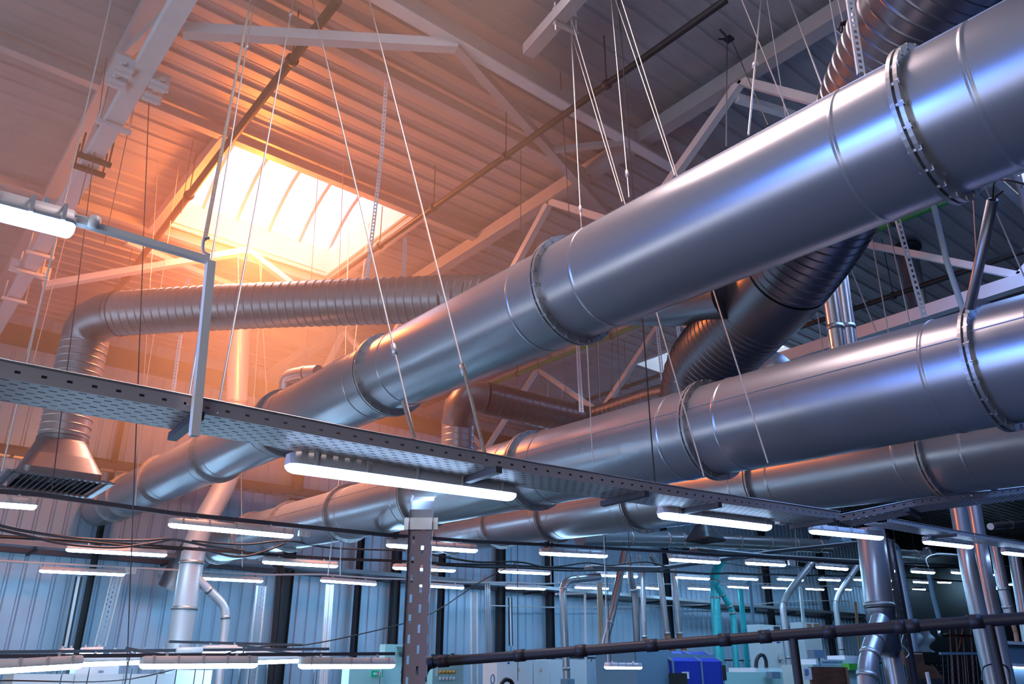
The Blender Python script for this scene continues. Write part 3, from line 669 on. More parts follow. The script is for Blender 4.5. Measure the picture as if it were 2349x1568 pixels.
# lamps over the workplaces, almost at eye height
EX = [([((-120, 1549), (187, 1530)), ((320, 1531), (588, 1529)), ((686, 1531), (903, 1530))], 8.6, 'lowest lamp row just over the white cabinets'),
      ([((185, 1526), (325, 1521)), ((400, 1507), (462, 1504)), ((588, 1521), (752, 1515))], 10.4, 'low lamp row just behind the lowest one'),
      ([((460, 1498), (553, 1496)), ((556, 1503), (690, 1502))], 12.4, 'short low lamp row by the cream cable bundle'),
      ([((133, 1505), (166, 1504)), ((183, 1502), (234, 1500)), ((250, 1508), (305, 1507)), ((312, 1507), (386, 1505))], 13.8, 'tiny low lamp row below the slanting wall tray')]
for px, Y, lab in EX:
    P = row(px, Y, ['%s tube lamp of the %s' % (ORD[i], lab) for i in range(len(px))], 'low lamps over the workbench')
    if Y > 13: continue
    a, b = P[0][0], P[-1][1]; rail('lighting_rail', [a + UP*.115 - (b-a)*.3, b + UP*.115], .016, 'rail', 'dark rail carrying the ' + lab.split(',')[0], 'lighting rail', True)
fixture(PY(1389, 1528, 9.5), PY(1470, 1529, 9.5), 'single lit tube lamp hung low in front of the electric boxes', None, .8, True, True)
fixture(PY(2306, 1527, 6.5), PY(2380, 1531, 6.5), 'lit strip inside the white machine at the frame edge', None, .7)
# sockets boxes on the rails
for (u, v, Y, lab) in ((697, 1223, 10.0, 'white socket box on the upper rail below the second duct'), (298, 1309, 17.9, 'white socket box on the lower conduit beside its first lamp'), (1790, 1196, 4.12, 'grey round-holed socket box under the long cable tray'), (1816, 1290, 10.0, 'small pale socket box beside a lamp on the upper rail')):
    m = MB(); c = PY(u, v, Y); s_ = depth(c)/F; m.box(c, (26*s_, .05, 13*s_))
    m.lathe(c + Vector((-6*s_, -.026, 0)), (0,-1,0), [(0, 3*s_), (.004, 3*s_), (.004, .001)], 12); m.lathe(c + Vector((6*s_, -.026, 0)), (0,-1,0), [(0, 3*s_), (.004, 3*s_), (.004, .001)], 12)
    tag(m.build('socket_box', G['white']), lab, 'electric box')
# ================================================================== HANGING CABLES AND RODS
def ext(p, q, v):
    """pixel on the line p-q carried up to image row v"""
    t = (v-p[1])/(q[1]-p[1]); return (p[0]+(q[0]-p[0])*t, v)
def cable(a, b, r, mm, lab, name='suspension_cable', cat='cable', group=None, grip=None):
    root = None; m = MB(); m.tube([a, b], r, 8)
    if grip is not None:
        p = a.lerp(b, grip); d = (b-a).normalized(); m.lathe(p, d, [(-.045, r), (-.04, r*3), (.04, r*3), (.045, r)], 10)
    return tag(m.build(name, G[mm]), lab, cat, group)
def hang(p, q, v0, bottom, lab, r=.006, mm='cable', zt=None, **k):
    """cable whose picture line runs p-q; bottom = 3D point at q; top on the roof at image row v0 (or the row of p)"""
    t = ext(p, q, v0) if v0 is not None else p
    return cable(PZ(*t, zt or ROOF), bottom, r, mm, lab, **k)
g1 = 'wires holding the long cable tray'
hang((583, 0), (425, 907), -60, PY(430, 930, TY), 'thin wire dropping to the cable tray in front of the skylight, beside the pink post', .006, grip=.34, group=g1)
hang((673, 0), (497, 945), -60, PY(498, 950, TY), 'thin wire with a clip dropping to the cable tray bracket beside the post', .006, grip=.2, group=g1)
hang((575, 0), (470, 548), -60, PY(470, 548, TY-.06), 'thick fuzzy beige rope dropping to the hook on the head rail', .011, 'rope', name='rope', cat='rope')
hang((716, 0), (951, 1006), -60, PY(951, 1000, TY), 'long slanting wire crossing the skylight and the largest duct', .006, grip=.9, group=g1)
hang((847, 0), (1113, 1040), -60, PY(1113, 1045, TY), 'long slanting wire crossing the largest duct where the tray bracket hangs', .0065, grip=.9, group=g1)
for (u, v, u2, v2, lab) in ((924, 918, 951, 1004, 'taped loop of the slanting wire below the largest duct'), (1060, 832, 1112, 1038, 'taped doubled end of the slanting wire above the tray bracket')):
    cable(PY(u, v, TY), PY(u2, v2, TY), .011, 'rope', lab, 'cable_loop')
g2 = 'wires holding the largest duct'
B1 = P1f(4.05) + Vector((0, 0, .45))
hang((1310, 80), (1332, 497), None, PX(1332, 497, 3.98), 'steel wire from the roof clamp straight to the duct flange', .0045, zt=9.4, grip=.97, group=g2)
hang((1312, 82), (1427, 462), None, PX(1427, 462, 4.0), 'steel wire slanting from the roof clamp to the duct top', .0045, zt=9.4, group=g2)
hang((1402, 0), (1443, 452), -60, PX(1443, 452, 4.0), 'upright steel wire meeting the largest duct beyond the flange', .0045, grip=.93, group=g2)
hang((1412, 0), (1548, 402), -60, PX(1548, 402, 4.0), 'slanting steel wire meeting the largest duct between its two nearest flanges', .0045, group=g2)
hang((1746, 0), (1717, 308), -60, PX(1717, 308, 4.05), 'pale upright rod meeting the largest duct above its shaded middle', .008, grip=.7, group=g2)
hang((1812, 0), (1866, 142), -60, PD(1900, 235, 5.9), 'pale wire slanting behind the broad curved spiral duct', .007, group=g2)
hang((1668, 85), (1666, 337), None, PX(1666, 337, 4.2), 'thin dark wire hanging from the pronged roof clip', .005, 'dark', zt=9.9, group=g2)
hang((1680, 95), (1762, 287), None, PX(1762, 287, 4.2), 'thin dark wire slanting from the pronged roof clip', .005, 'dark', zt=9.9, group=g2)
m = MB(); c = PZ(1672, 90, 9.95)
for dx, dy in ((-.1, .05), (.12, .06), (.03, .16)): m.tube([c, c + Vector((dx, dy, .14))], .014, 6)
m.box(c, (.1, .1, .03)); tag(m.build('roof_clip', G['dark']), 'pronged dark clip under the roof sheet between bright purlin and truss', 'bracket')
# perforated straps
def strap(a, b, w, lab, mm='strap', group='perforated hanging straps'):
    m = MB(); d = (b-a).normalized(); sd = d.cross(Vector((-.637, -.77, 0))).normalized()*w/2; L = (b-a).length
    m.add([a-sd, b-sd, b+sd, a+sd], [(0,1,2,3)], False, [[(0, .1-w/2), (L, .1-w/2), (L, .1+w/2), (0, .1+w/2)]])
    bk = Vector((.637, .77, 0))*.02
    m.add([a-sd, a-sd+bk, b-sd+bk, b-sd], [(0,1,2,3)], False, [[(0,0)]*4]); m.add([a+sd, b+sd, b+sd+bk, a+sd+bk], [(0,1,2,3)], False, [[(0,0)]*4])
    return tag(m.build('perforated_strap', G[mm]), lab, 'strap', group)
strap(PX(1942, -60, 4.1), PX(1977, 168, 4.0), .045, 'white perforated strap in front of the broad curved spiral duct')
strap(PD(2060, 502, 6.6), PD(2122, 726, 6.3), .04, 'white perforated strap passing the dark roof pipe above the second duct')
strap(PD(2326, 360, 5.6), PD(2362, 500, 5.4), .04, 'dark perforated strap against the bright roof window at the frame edge', 'trayside')
strap(PZ(888, 150, 10.08), PD(876, 350, 11), .05, 'perforated strap hanging from the roof beside the skylight corner')
strap(PD(876, 350, 11), PD(835, 690, 10.75), .05, 'twisted perforated strap hanging down to the orange spiral duct', 'strap')
strap(PD(432, 637, 12), PD(424, 668, 12), .05, 'short white perforated strap on top of the orange spiral duct')
strap(PD(414, 765, 12), PD(396, 900, 12), .05, 'white perforated strap below the orange spiral duct near its elbow')
strap(PD(929, 545, 11.5), PD(926, 640, 11), .05, 'perforated strap over the spiral duct past the skylight corner')
strap(PX(1325, 785, 7.4), PX(1334, 945, 6.0), .05, 'perforated strap dropping to the second duct flange')
strap(PX(1506, 735, 9.0), PX(1524, 905, 8.3), .05, 'perforated strap above the second duct near the small roof window')
strap(PX(1552, 720, 9.0), PX(1572, 885, 8.3), .05, 'perforated strap close to the broad spiral duct end', 'strap')
# other thin rods, seen against roof and wall (picture line, plane Y or depth)
RODS = [((1473, 723), (1503, 1120), 'x', 5.2, 'thin dark wire in front of the second duct, nearest its flange', 'dark'), ((1346, 775), (1360, 1060), 'x', 5.2, 'thin pale wire crossing the second duct at its welded ring', 'cable'),
        ((1505, 713), (1615, 1092), 'x', 5.0, 'slanting wire crossing the second duct before its middle flange', 'cable'), ((1635, 661), (1762, 1062), 'x', 4.95, 'slanting bright wire crossing the middle flange of the second duct', 'cable'),
        ((1997, 530), (2038, 762), 'd', 7.6, 'pale rod behind the largest duct, nearer the chrome twin pipes', 'cable'), ((2035, 507), (2088, 745), 'd', 7.4, 'pale rod beside the white perforated strap', 'cable'),
        ((2232, 445), (2242, 625), 'd', 6.9, 'pale upright rod next to the fallen grey tube', 'cable'), ((2262, 432), (2352, 640), 'd', 6.6, 'pale rod slanting past the bright roof window', 'cable'),
        ((465, 190), (415, 490), 'd', 12.4, 'thin orange-lit rod hanging between rafter and skylight', 'rail'), ((300, 270), (240, 560), 'd', 11.2, 'thin rod hanging from the rafter clamp', 'rail'),
        ((232, 265), (180, 470), 'd', 10.5, 'dark rod along the shaded side of the rafter', 'rail'), ((1195, 320), (1194, 560), 'd', 12.5, 'thin orange-lit wire hanging from the slim purlin', 'rail'),
        ((1290, 245), (1306, 500), 'd', 11, 'thin wire dropping behind the largest duct from the bright purlin', 'rail'), ((120, 660), (76, 830), 'd', 12, 'bright rod below the rafter clamps, nearer the elbow', 'cable'),
        ((94, 680), (62, 810), 'd', 12, 'bright rod below the rafter clamps, nearer the frame edge', 'cable'), ((40, 925), (4, 1080), 'y', 6.5, 'bright rod below the tray end at the frame edge', 'cable'),
        ((325, 660), (290, 1560), 'y', 9.0, 'thin dark wire falling the full height past the outlet hood', 'rail'), ((180, 640), (118, 1130), 'y', 10.0, 'thin dark wire passing in front of the outlet hood', 'rail'),
        ((352, 770), (334, 890), 'd', 13, 'pale wire under the orange spiral duct', 'cable'), ((706, 752), (700, 842), 'd', 13, 'pale rod above the small capped duct end', 'cable'),
        ((772, 752), (769, 822), 'd', 13, 'pale rod beside the small capped duct end', 'cable'), ((592, 760), (582, 930), 'd', 14, 'pale wire past the chrome pipe, nearer one', 'cable'), ((604, 760), (612, 910), 'd', 14.2, 'pale wire past the chrome pipe, slanting one', 'cable'),
        ((322, 980), (310, 1160), 'y', 12.0, 'pale wire above the end of the largest duct', 'cable'), ((553, 1080), (556, 1300), 'y', 12.5, 'pale wire before the end of the second duct', 'cable'), ((766, 1200), (752, 1320), 'y', 11.5, 'white rod holding the lower conduit, nearer the dark column', 'rail_white'), ((783, 1200), (780, 1320), 'y', 11.5, 'white rod holding the lower conduit under the third duct', 'rail_white'),
        ((1263, 1275), (1264, 1337), 'y', 15, 'white rod pair member over the lower conduit', 'rail_white'), ((1283, 1275), (1282, 1337), 'y', 15, 'white rod beside the curved end of the pale elbow pipe', 'rail_white'),
        ((1187, 1290), (1188, 1560), 'y', 11.0, 'thin dark wire falling in front of the white cabinets', 'dark'), ((1829, 1285), (1833, 1340), 'y', 14.5, 'white rod above the lower conduit, by the slanting silver pipe', 'rail_white'),
        ((1388, 1310), (1395, 1525), 'y', 9.5, 'white cord holding the single low lamp', 'rail_white'), ((1225, 735), (1245, 960), 'x', 9.5, 'dark wire hanging above the dark elbow duct, outer one', 'rail'), ((1290, 720), (1300, 955), 'x', 9.5, 'dark wire hanging above the dark elbow duct, inner one', 'rail'),
        ((1405, 780), (1404, 900), 'd', 14.5, 'thin paired wire before the second truss', 'rail'), ((1870, 690), (1890, 815), 'd', 9, 'pale wire beside the chrome twin pipes', 'cable'), ((1935, 575), (2010, 760), 'd', 8.2, 'faint blue wire crossing the white truss diagonal', 'cable')]
for (a, b, k, val, lab, mm) in RODS:
    f = {'x': PX, 'y': PY, 'd': PD}[k]; pa, pb = f(*a, val), f(*b, val); dd = pa - pb
    if dd.z > .05: pa = pa + dd*min((ROOF-pa.z)/dd.z, 9/dd.length)
    cable(pa, pb, .006 if mm != 'rail_white' else .009, mm, lab, 'hanging_rod', 'rod', 'thin hanging rods and wires')
# fallen grey tube with wires at its mouth
gt = empty('cable_conduit', 'blue-grey slanted conduit tube with wires at its open mouth near the frame edge', 'pipe', PD(2240, 700, 4.9))
m = MB(); pA, pB = PD(2277, 458, 4.6), PD(2225, 705, 5.0); m.lathe(pA, pB-pA, [(0, .018), (0, .031), ((pB-pA).length, .031)], 20); m.build('tube', G['galv_dark'], gt)
m = MB(); m.tube(catmull([PD(2277, 470, 4.6), PD(2278, 440, 4.58), PD(2284, 415, 4.5), PD(2310, 412, 4.4), PD(2360, 425, 4.3)], 6), .006, 6); m.tube(catmull([PD(2277, 470, 4.6), PD(2284, 452, 4.58), PD(2302, 436, 4.55)], 6), .006, 6); m.build('wires', G['black'], gt)
m = MB(); P = [PD(2140, 462, 6.2), PD(2172, 600, 6.0), PD(2210, 712, 5.9)]; m.tube(P, .022, 8); tag(m.build('plastic_sleeve', G['clear']), 'translucent plastic sleeve hanging beside the conduit tube', 'plastic sleeve')
# ================================================================== UPRIGHT PIPES
def pipe(name, lab, px, w, Y, mm, cat='pipe', bands=(), n=20, soft=True, part='pipe', root=None, floor=False, group=None):
    P = [PY(*p, Y) for p in px]; r = w/2*depth(P[0])/F*.985
    if floor: q = P[-1].copy(); q.z = 0.0; P.append(q)
    if soft and len(P) > 2:
        Q = [P[0]]
        for a, b, c in zip(P, P[1:], P[2:]):
            la, lc = min((b-a).length*.45, r*2.2), min((c-b).length*.45, r*2.2)
            Q += arc(b+(a-b).normalized()*la, b, b+(c-b).normalized()*lc, 5)
        P = Q + [P[-1]]
    root = root or empty(name, lab, cat, P[-1], group)
    m = MB(); m.tube(P, r, n); m.build(part, G[mm], root)
    for b in bands:
        q = PY(*b, Y); j = min(range(len(P)-1), key=lambda i: ((P[i]+P[i+1])/2-q).length + abs((q-P[i]).dot((P[i+1]-P[i]).normalized()))*.2); d = (P[j+1]-P[j]).normalized()
        q = P[j] + d*((q-P[j]).dot(d)); m = MB(); m.lathe(q, d, [(-.03, r), (-.03, r*1.07), (.03, r*1.07), (.03, r)], n); m.build('joint_band', G['flange'], root)
    return root, r
p1, _ = pipe('steel_pipe', 'thick steel pipe dropping from the orange spiral duct and jogging sideways behind the largest duct', [(554, 650), (550, 740), (543, 930), (528, 1090), (448, 1235), (434, 1330), (395, 1575)], 46, 15.2, 'pale_pipe', bands=((544, 925), (437, 1290), (424, 1395)), floor=True)
pipe('', '', [(444, 1318), (515, 1388), (518, 1420), (500, 1590)], 20, 15.1, 'pale_pipe', part='branch_pipe', root=p1, bands=((478, 1353), (519, 1415)))
p2, _ = pipe('steel_pipe', 'pair of shiny chrome pipes rising behind the second long duct', [(1888, 560), (1931, 850)], 36, 4.05, 'chrome', bands=((1912, 750),))
pipe('', '', [(1920, 560), (1956, 830)], 30, 4.2, 'chrome', root=p2, bands=((1941, 748),))
p3, _ = pipe('steel_pipe', 'dark round pipe going up through the roof past the second truss', [(2081, 572), (2110, 740)], 44, PZ(2081, 572, 10.08).y, 'galv_dark')
m = MB(); c = PZ(2081, 572, 9.98); m.lathe(c, (0,0,1), [(0, .01), (0, .26), (.06, .26), (.06, .1)], 24); m.build('roof_collar', G['dark'], p3)
p4, r4 = pipe('column_pipe', 'wide blue steel column pipe with a silver side branch near the handrail', [(1996, 1215), (2018, 1395)], 62, 5.9, 'galv', 'pipe', n=32, bands=((2016, 1388),))
a = PY(2018, 1395, 5.9); m = MB(); m.lathe(a, (0,0,-1), [(0, r4*1.05), (.05, r4*1.05), (.07, r4*1.0), (.55, r4*1.0), (.56, r4*.7), (.66, r4*.7)], 32); m.build('tee_section', G['galv_dark'], p4)
pipe('', '', [(2042, 1490), (2062, 1600)], 44, 5.9, 'galv', root=p4, bands=((2043, 1488),), floor=True, part='lower_pipe')
pipe('', '', [(2020, 1420), (2008, 1462), (1995, 1500), (1988, 1548), (1990, 1600)], 42, 5.62, 'galv', root=p4, bands=((2005, 1463), (1996, 1502), (1989, 1550)), part='side_branch')
p5, _ = pipe('column_pipe', 'paired blue column pipes with a hoop, nearer pipe of the bundle', [(2192, 1130), (2222, 1300), (2285, 1600)], 36, 5.6, 'galv', n=24, soft=False, floor=True)
pipe('', '', [(2228, 1130), (2256, 1300), (2318, 1600)], 32, 5.75, 'galv', root=p5, n=24, soft=False, part='twin_pipe')
m = MB(); m.tube(catmull([PY(2252, 1560, 5.3), PY(2256, 1530, 5.3), PY(2285, 1522, 5.3), PY(2312, 1532, 5.3), PY(2318, 1575, 5.3)], 6), .012, 8); m.build('hoop', G['dark'], p5)
pipe('steel_pipe', 'blue pipe ending in a rust brown hose near the frame edge', [(2280, 1240), (2300, 1340), (2316, 1405)], 24, 7.0, 'galv', soft=False, bands=((2303, 1350), (2313, 1392)))
hz2 = [PY(2316, 1405, 7.0), PY(2330, 1450, 7.0), PY(2338, 1500, 7.0)]; m = MB(); spiral(m, resample(hz2, .03), .045, .03, .006, 16); tag(m.build('flexible_hose', G['orange_hose']), 'rust brown flexible hose below the blue pipe near the frame edge', 'hose')
pipe('steel_pipe', 'blue pipe at the frame edge, last of the upright pipes', [(2322, 1240), (2348, 1400), (2362, 1480)], 26, 7.4, 'galv', soft=False)
pipe('slim_pipe', 'slim dark blue pipe with an elbow beside the wide column pipe', [(2030, 1250), (2058, 1252), (2068, 1300), (2092, 1440), (2110, 1600)], 13, 8.5, 'grey_m', floor=True)
hp = [PY(2130, 1310, 12), PY(2142, 1370, 12), PY(2156, 1425, 12)]; m = MB(); spiral(m, resample(hp, .03), .075, .06, .01, 16); th = empty('flexible_hose', 'turquoise-blue ribbed hose with silver elbow in the dark hall end', 'hose', hp[0]); m.build('hose', G['grey_m'], th)
m = MB(); m.tube(catmull([PY(2158, 1436, 12), PY(2156, 1450, 12), PY(2162, 1458, 12), PY(2174, 1456, 12)], 5), .07, 16); m.build('elbow', G['chrome'], th); rods(th, [hp[0]])
# turquoise pipe and its neighbours
pc, _ = pipe('teal_cast_pipe', 'pipe with turquoise light in its colour and a slanting branch by the corrugated wall', [(1668, 1268), (1640, 1310), (1640, 1372), (1654, 1580)], 21, 16.5, 'cyan', bands=((1639, 1332), (1641, 1371)), floor=True)
pipe('', '', [(1644, 1340), (1676, 1392), (1682, 1410), (1692, 1580)], 14, 16.3, 'cyan', root=pc, part='branch_pipe', bands=((1658, 1362), (1673, 1390), (1682, 1404)))
for (px, w, lab, mm) in (([(1465, 1272), (1474, 1300), (1478, 1460)], 12, 'grey drop pipe with a rust hose, nearest the slanted black pipe', 'galv'), ([(1493, 1272), (1512, 1300), (1530, 1452)], 14, 'grey drop pipe with a rust hose, middle of three', 'galv'), ([(1535, 1265), (1544, 1300), (1558, 1452)], 14, 'grey drop pipe with a rust hose, nearest the turquoise pipe', 'galv')):
    d, rr = pipe('drop_pipe', lab, px, w, 14.5, mm, bands=(px[-1],))
    e = PY(*px[-1], 14.5); q = [e, e + Vector((.05, 0, -.2)), e + Vector((.18 if w > 12 else .02, 0, -.42))]
    m = MB(); spiral(m, catmull(q, 6), rr*.98, .05, .008, 16); m.build('rust_hose', G['orange_hose'], d)
pipe('steel_pipe', 'slanted black pipe crossing down before the grey drop pipes', [(1434, 1262), (1424, 1310), (1404, 1405), (1380, 1500), (1382, 1580)], 17, 13.6, 'galv_dark', bands=((1398, 1428),), floor=True)
pipe('steel_pipe', 'dark upright pipe with a bend behind the slanted black pipe', [(1440, 1275), (1446, 1325), (1458, 1362), (1464, 1580)], 15, 13.9, 'galv_dark', bands=((1457, 1352),), floor=True)
pe, _ = pipe('elbow_pipe', 'pale grey elbow pipe dropping to a dark filter box', [(1375, 1322), (1300, 1330), (1290, 1352), (1294, 1420), (1300, 1556)], 16, 13.2, 'galv', bands=((1322, 1327), (1293, 1350), (1299, 1533)))
m = MB(); c = PY(1302, 1566, 13.2); m.box(c, (.22, .2, .16)); m.box(c + Vector((0, -.11, -.01)), (.12, .02, .08)); m.build('filter_box', G['grey_m'], pe)
pipe('silver_pipe', 'slanting silver pipe with elbow above the machine bed', [(1866, 1285), (1806, 1362), (1795, 1388), (1812, 1525)], 14, 14.0, 'pale_pipe', floor=True, bands=((1855, 1298), (1797, 1384), (1810, 1508)))
pipe('silver_pipe', 'second slanting pipe with elbow, dimmer and closer to the wide column pipe', [(1972, 1290), (1922, 1365), (1917, 1388), (1932, 1505)], 12, 14.2, 'pale_pipe', floor=True, bands=((1948, 1325), (1919, 1380), (1931, 1488)))
pipe('conduit', 'white conduit with square bend near the curved elbow pipe', [(1275, 1362), (1342, 1360), (1344, 1568)], 6, 17.0, 'rail_white', cat='conduit', n=10)
m = MB(); m.tube(catmull([PY(*p, 19.6) for p in ((1125, 1388), (1250, 1392), (1390, 1392), (1480, 1390), (1600, 1387), (1700, 1388), (1790, 1380), (1860, 1377), (1950, 1378))], 5), .02, 8); tag(m.build('wall_conduit', G['rail_white']), 'long pale conduit sagging slightly along the corrugated wall', 'conduit')
# ================================================================== WALL: risers, columns, trays
def riser(lab, top, bot, w, Y, mm='walltray', side='white', name='wall_tray', frame=True):
    a, b = PY(*top, Y), PY(*bot, Y); r = w/2*depth(a)/F; b.z = 0 if bot[1] > 1560 else b.z
    root = empty(name, lab, 'cable tray', b); m = MB(); sd = Vector((r, 0, 0))
    m.add([b-sd, b+sd, a+sd, a-sd], [(0,1,2,3)], False, [[(0,0),(0,2*r),((a-b).length,2*r),((a-b).length,0)]]); m.build('tray_face', G[mm], root)
    if frame:
        for s in (-1, 1):
            m = MB(); m.bar(b+sd*s, a+sd*s, .03, .05, (0,1,0)); m.build('tray_edge', G[side], root)
    return root
riser('perforated wall tray slanting behind the first low lamps', (268, 1322), (228, 1482), 22, 19.4)
riser('narrow ladder tray on the wall, next to the wide perforated one', (181, 1322), (150, 1484), 10, 19.5, 'strap', 'dark')
riser('white-edged perforated wall tray beside the dark cable column', (600, 1343), (578, 1570), 20, 18.2)
riser('perforated wall tray between slotted riser and curved cable tray', (1087, 1358), (1092, 1570), 16, 18.2)
riser('turquoise perforated tray beside the turquoise pipe', (1698, 1350), (1716, 1570), 14, 17.2, 'cyan', 'cyan')
riser('narrow ladder on the wall behind the dark column', (1170, 1370), (1172, 1480), 8, 19.6, 'strap', 'rail')
riser('dark perforated riser running down beside the wide column pipe', (2040, 1235), (2100, 1600), 26, 5.9, 'column', 'dark', 'cable_riser')
def bundle(lab, top, bot, w, Y, mm, nstr=5, head=None, name='cable_bundle'):
    a, b = PY(*top, Y), PY(*bot, Y); r = w/2*depth(a)/F; b.z = 0 if bot[1] > 1560 else b.z
    root = empty(name, lab, 'cable bundle', b)
    for k in range(nstr):
        o = Vector((-r + 2*r*(k+.5)/nstr, .02*(k % 2), 0)); P = [b+o, a+o]
        if head: P += [a + o + Vector((head[0]*.4, 0, head[1]*.8)), a + o + Vector((head[0], 0, head[1]))]
        m = MB(); m.tube(catmull(P, 5) if head else P, r/nstr*1.05, 8); m.build('cable', G[mm], root)
    return root
bundle('dark column of bundled cables arching out from the wall', (642, 1340), (628, 1570), 22, 18.8, 'dark', 6, (-.25, .5))
bundle('cream bundle of cables running down the wall under the third low lamp', (757, 1340), (745, 1570), 22, 18.4, 'cream', 4)
bundle('grey curved bundle of cables beside the perforated wall tray', (1118, 1352), (1124, 1570), 15, 18.3, 'galv', 5, (-.22, .18))
bundle('pale broad bundle of cables by the curved elbow pipe', (1375, 1335), (1382, 1570), 17, 17.6, 'rope', 5)
bundle('pale bundle of cables behind the slanting silver pipe', (1836, 1345), (1852, 1570), 13, 17.6, 'cream', 4)
bundle('grey-green bundle beside the turquoise tray', (1722, 1352), (1738, 1570), 13, 17.4, 'grey_m', 4, (-.2, .2))
bundle('thin brown bundle of pipes on the wall past the second slanting pipe', (1962, 1380), (1972, 1570), 10, 18.5, 'orange_hose', 3)
# steel columns standing against the wall
for (u, w, lab) in ((1148, 17, 'dark steel wall column beside the curved cable bundle'), (1262, 14, 'dark steel wall column behind the thin falling wire'), (1010, 9, 'slim dark wall column between riser and perforated tray'), (816, 9, 'slim dark wall column past the cream bundle'), (903, 17, 'dark wall column behind the slotted riser'), (1537, 8, 'black wall column behind the grey drop pipes'), (1770, 12, 'black wall column by the tall air unit'), (1900, 12, 'dark wall column before the second slanting pipe'), (650, 22, 'dark wall column above the bundled cables'), (190, 10, 'dark wall column with bracket beside the ladder tray')):
    o = PY(u, 1420, WALL-.25); r = w/2*depth(o)/F; rt = empty('wall_column', lab, 'steel column', (o.x, o.y, 0))
    m = MB(); m.bar((o.x-r, o.y, 0), (o.x-r, o.y, 8.6), .012, .2, (0,1,0)); m.bar((o.x+r, o.y, 0), (o.x+r, o.y, 8.6), .012, .2, (0,1,0)); m.build('flanges', G['dark'], rt)
    m = MB(); m.bar((o.x, o.y, 0), (o.x, o.y, 8.6), 2*r, .014, (0,1,0)); m.build('web', G['dark'], rt)
# ladder-type cable shelf on the wall
wl = empty('cable_ladder', 'cable ladder bracketed high on the corrugated wall behind the ducts', 'cable tray', PY(300, 1050, 19.3))
a, b = PY(-120, 1015, 19.2), PY(735, 1122, 19.2); b.z = a.z
for dy in (0, .35):
    m = MB(); m.bar(a + Vector((0, dy, 0)), b + Vector((0, dy, 0)), .04, .12); m.build('side_rail', G['galv' if dy else 'rail'], wl)
for k in range(24):
    p = a.lerp(b, (k+.5)/24); m = MB(); m.bar(p, p + Vector((0, .35, 0)), .05, .03); m.build('rung', G['dark'], wl)
w2 = empty('cable_ladder', 'long perforated cable shelf along the wall between the two lower lamp rows', 'cable tray', PY(700, 1300, 19.2))
a, b = PY(-100, 1240, 19.0), PY(700, 1290, 19.0); b.z = a.z; b.x = 40.5
m = MB(); m.prism(a, b, [(-.2, 0), (.2, 0), (.2, .1), (.19, .1), (.19, .01), (-.19, .01), (-.19, .1), (-.2, .1)]); m.build('channel', G['galv_dark'], w2)
for k in range(14):
    p = a.lerp(b, (k+.5)/14); m = MB(); m.bar(p - Vector((0,0,.05)), p + Vector((0, .9, -.05)), .05, .06); m.build('bracket', G['dark'], w2)
def wire(px, Y, r, mm, lab, name='sagging_cable', group='sagging cables'):
    m = MB(); m.tube(catmull([PY(*p, Y) for p in px], 7), r, 6); return tag(m.build(name, G[mm]), lab, 'cable', group)
wire([(-40, 1195), (60, 1218), (190, 1235), (320, 1239), (392, 1236), (470, 1250), (560, 1262)], 12.5, .02, 'rail', 'thick cable sagging beside the lowest part of the largest duct')
wire([(-40, 1205), (60, 1228), (150, 1247), (255, 1255), (330, 1248), (392, 1237)], 12.6, .02, 'rail', 'thick cable sagging lower, meeting the other at the steel pipe')
wire([(-40, 1230), (150, 1238), (300, 1252), (420, 1260)], 13, .018, 'dark', 'dark straight cable behind the two sagging ones')
wire([(440, 1240), (560, 1248), (660, 1240), (760, 1256), (930, 1262)], 12.5, .016, 'rail', 'cable looping under the second duct')
wire([(455, 1256), (540, 1276), (600, 1266), (655, 1245)], 12.5, .018, 'rail', 'cable swag hanging under the second duct elbow')
wire([(985, 1270), (1090, 1288), (1188, 1288), (1260, 1300), (1347, 1290), (1400, 1296), (1480, 1288), (1530, 1300)], 12, .018, 'dark', 'dark cable draped past the fourth upper lamp')
wire([(1000, 1294), (1100, 1300), (1200, 1302), (1300, 1308), (1400, 1306)], 13, .022, 'dark', 'dark double cable just above the third middle lamp')
wire([(-20, 1560), (300, 1556), (560, 1488), (700, 1478), (820, 1455), (940, 1425), (1010, 1395), (1100, 1335), (1186, 1290)], 10.5, .009, 'dark', 'long thin dark cable rising from the low lamps to the upper rail')
wire([(1660, 1290), (1760, 1304), (1850, 1300), (1900, 1300), (1945, 1318)], 14, .012, 'rail', 'thin cable sagging between the middle lamps by the turquoise pipe')
wire([(2130, 1300), (2125, 1280), (2150, 1270), (2200, 1272)], 5.62, .009, 'rail_white', 'white flexible cord curling beside the paired column pipes')
for (px, Y, lab) in (([(1350, 1303), (1500, 1306), (1650, 1285), (1760, 1268), (1965, 1245)], 13.2, 'bundle of pale cables rising behind the middle lamps to the wide column pipe'), ([(1590, 1262), (1760, 1278), (1990, 1290), (2200, 1297), (2349, 1304)], 12.6, 'flat dusky cable tray under the narrow far duct')):
    P = [PY(*p, Y) for p in px]; rt = empty('cable_tray', lab, 'cable tray', P[0])
    m = MB()
    for p, q in zip(P, P[1:]): m.bar(p, q, .28, .07)
    m.build('channel', G['rail'], rt)
    for k in (-.09, 0, .08):
        m = MB(); m.tube([p + Vector((0, k, .05)) for p in P], .025, 6); m.build('cable', G['housing'], rt)
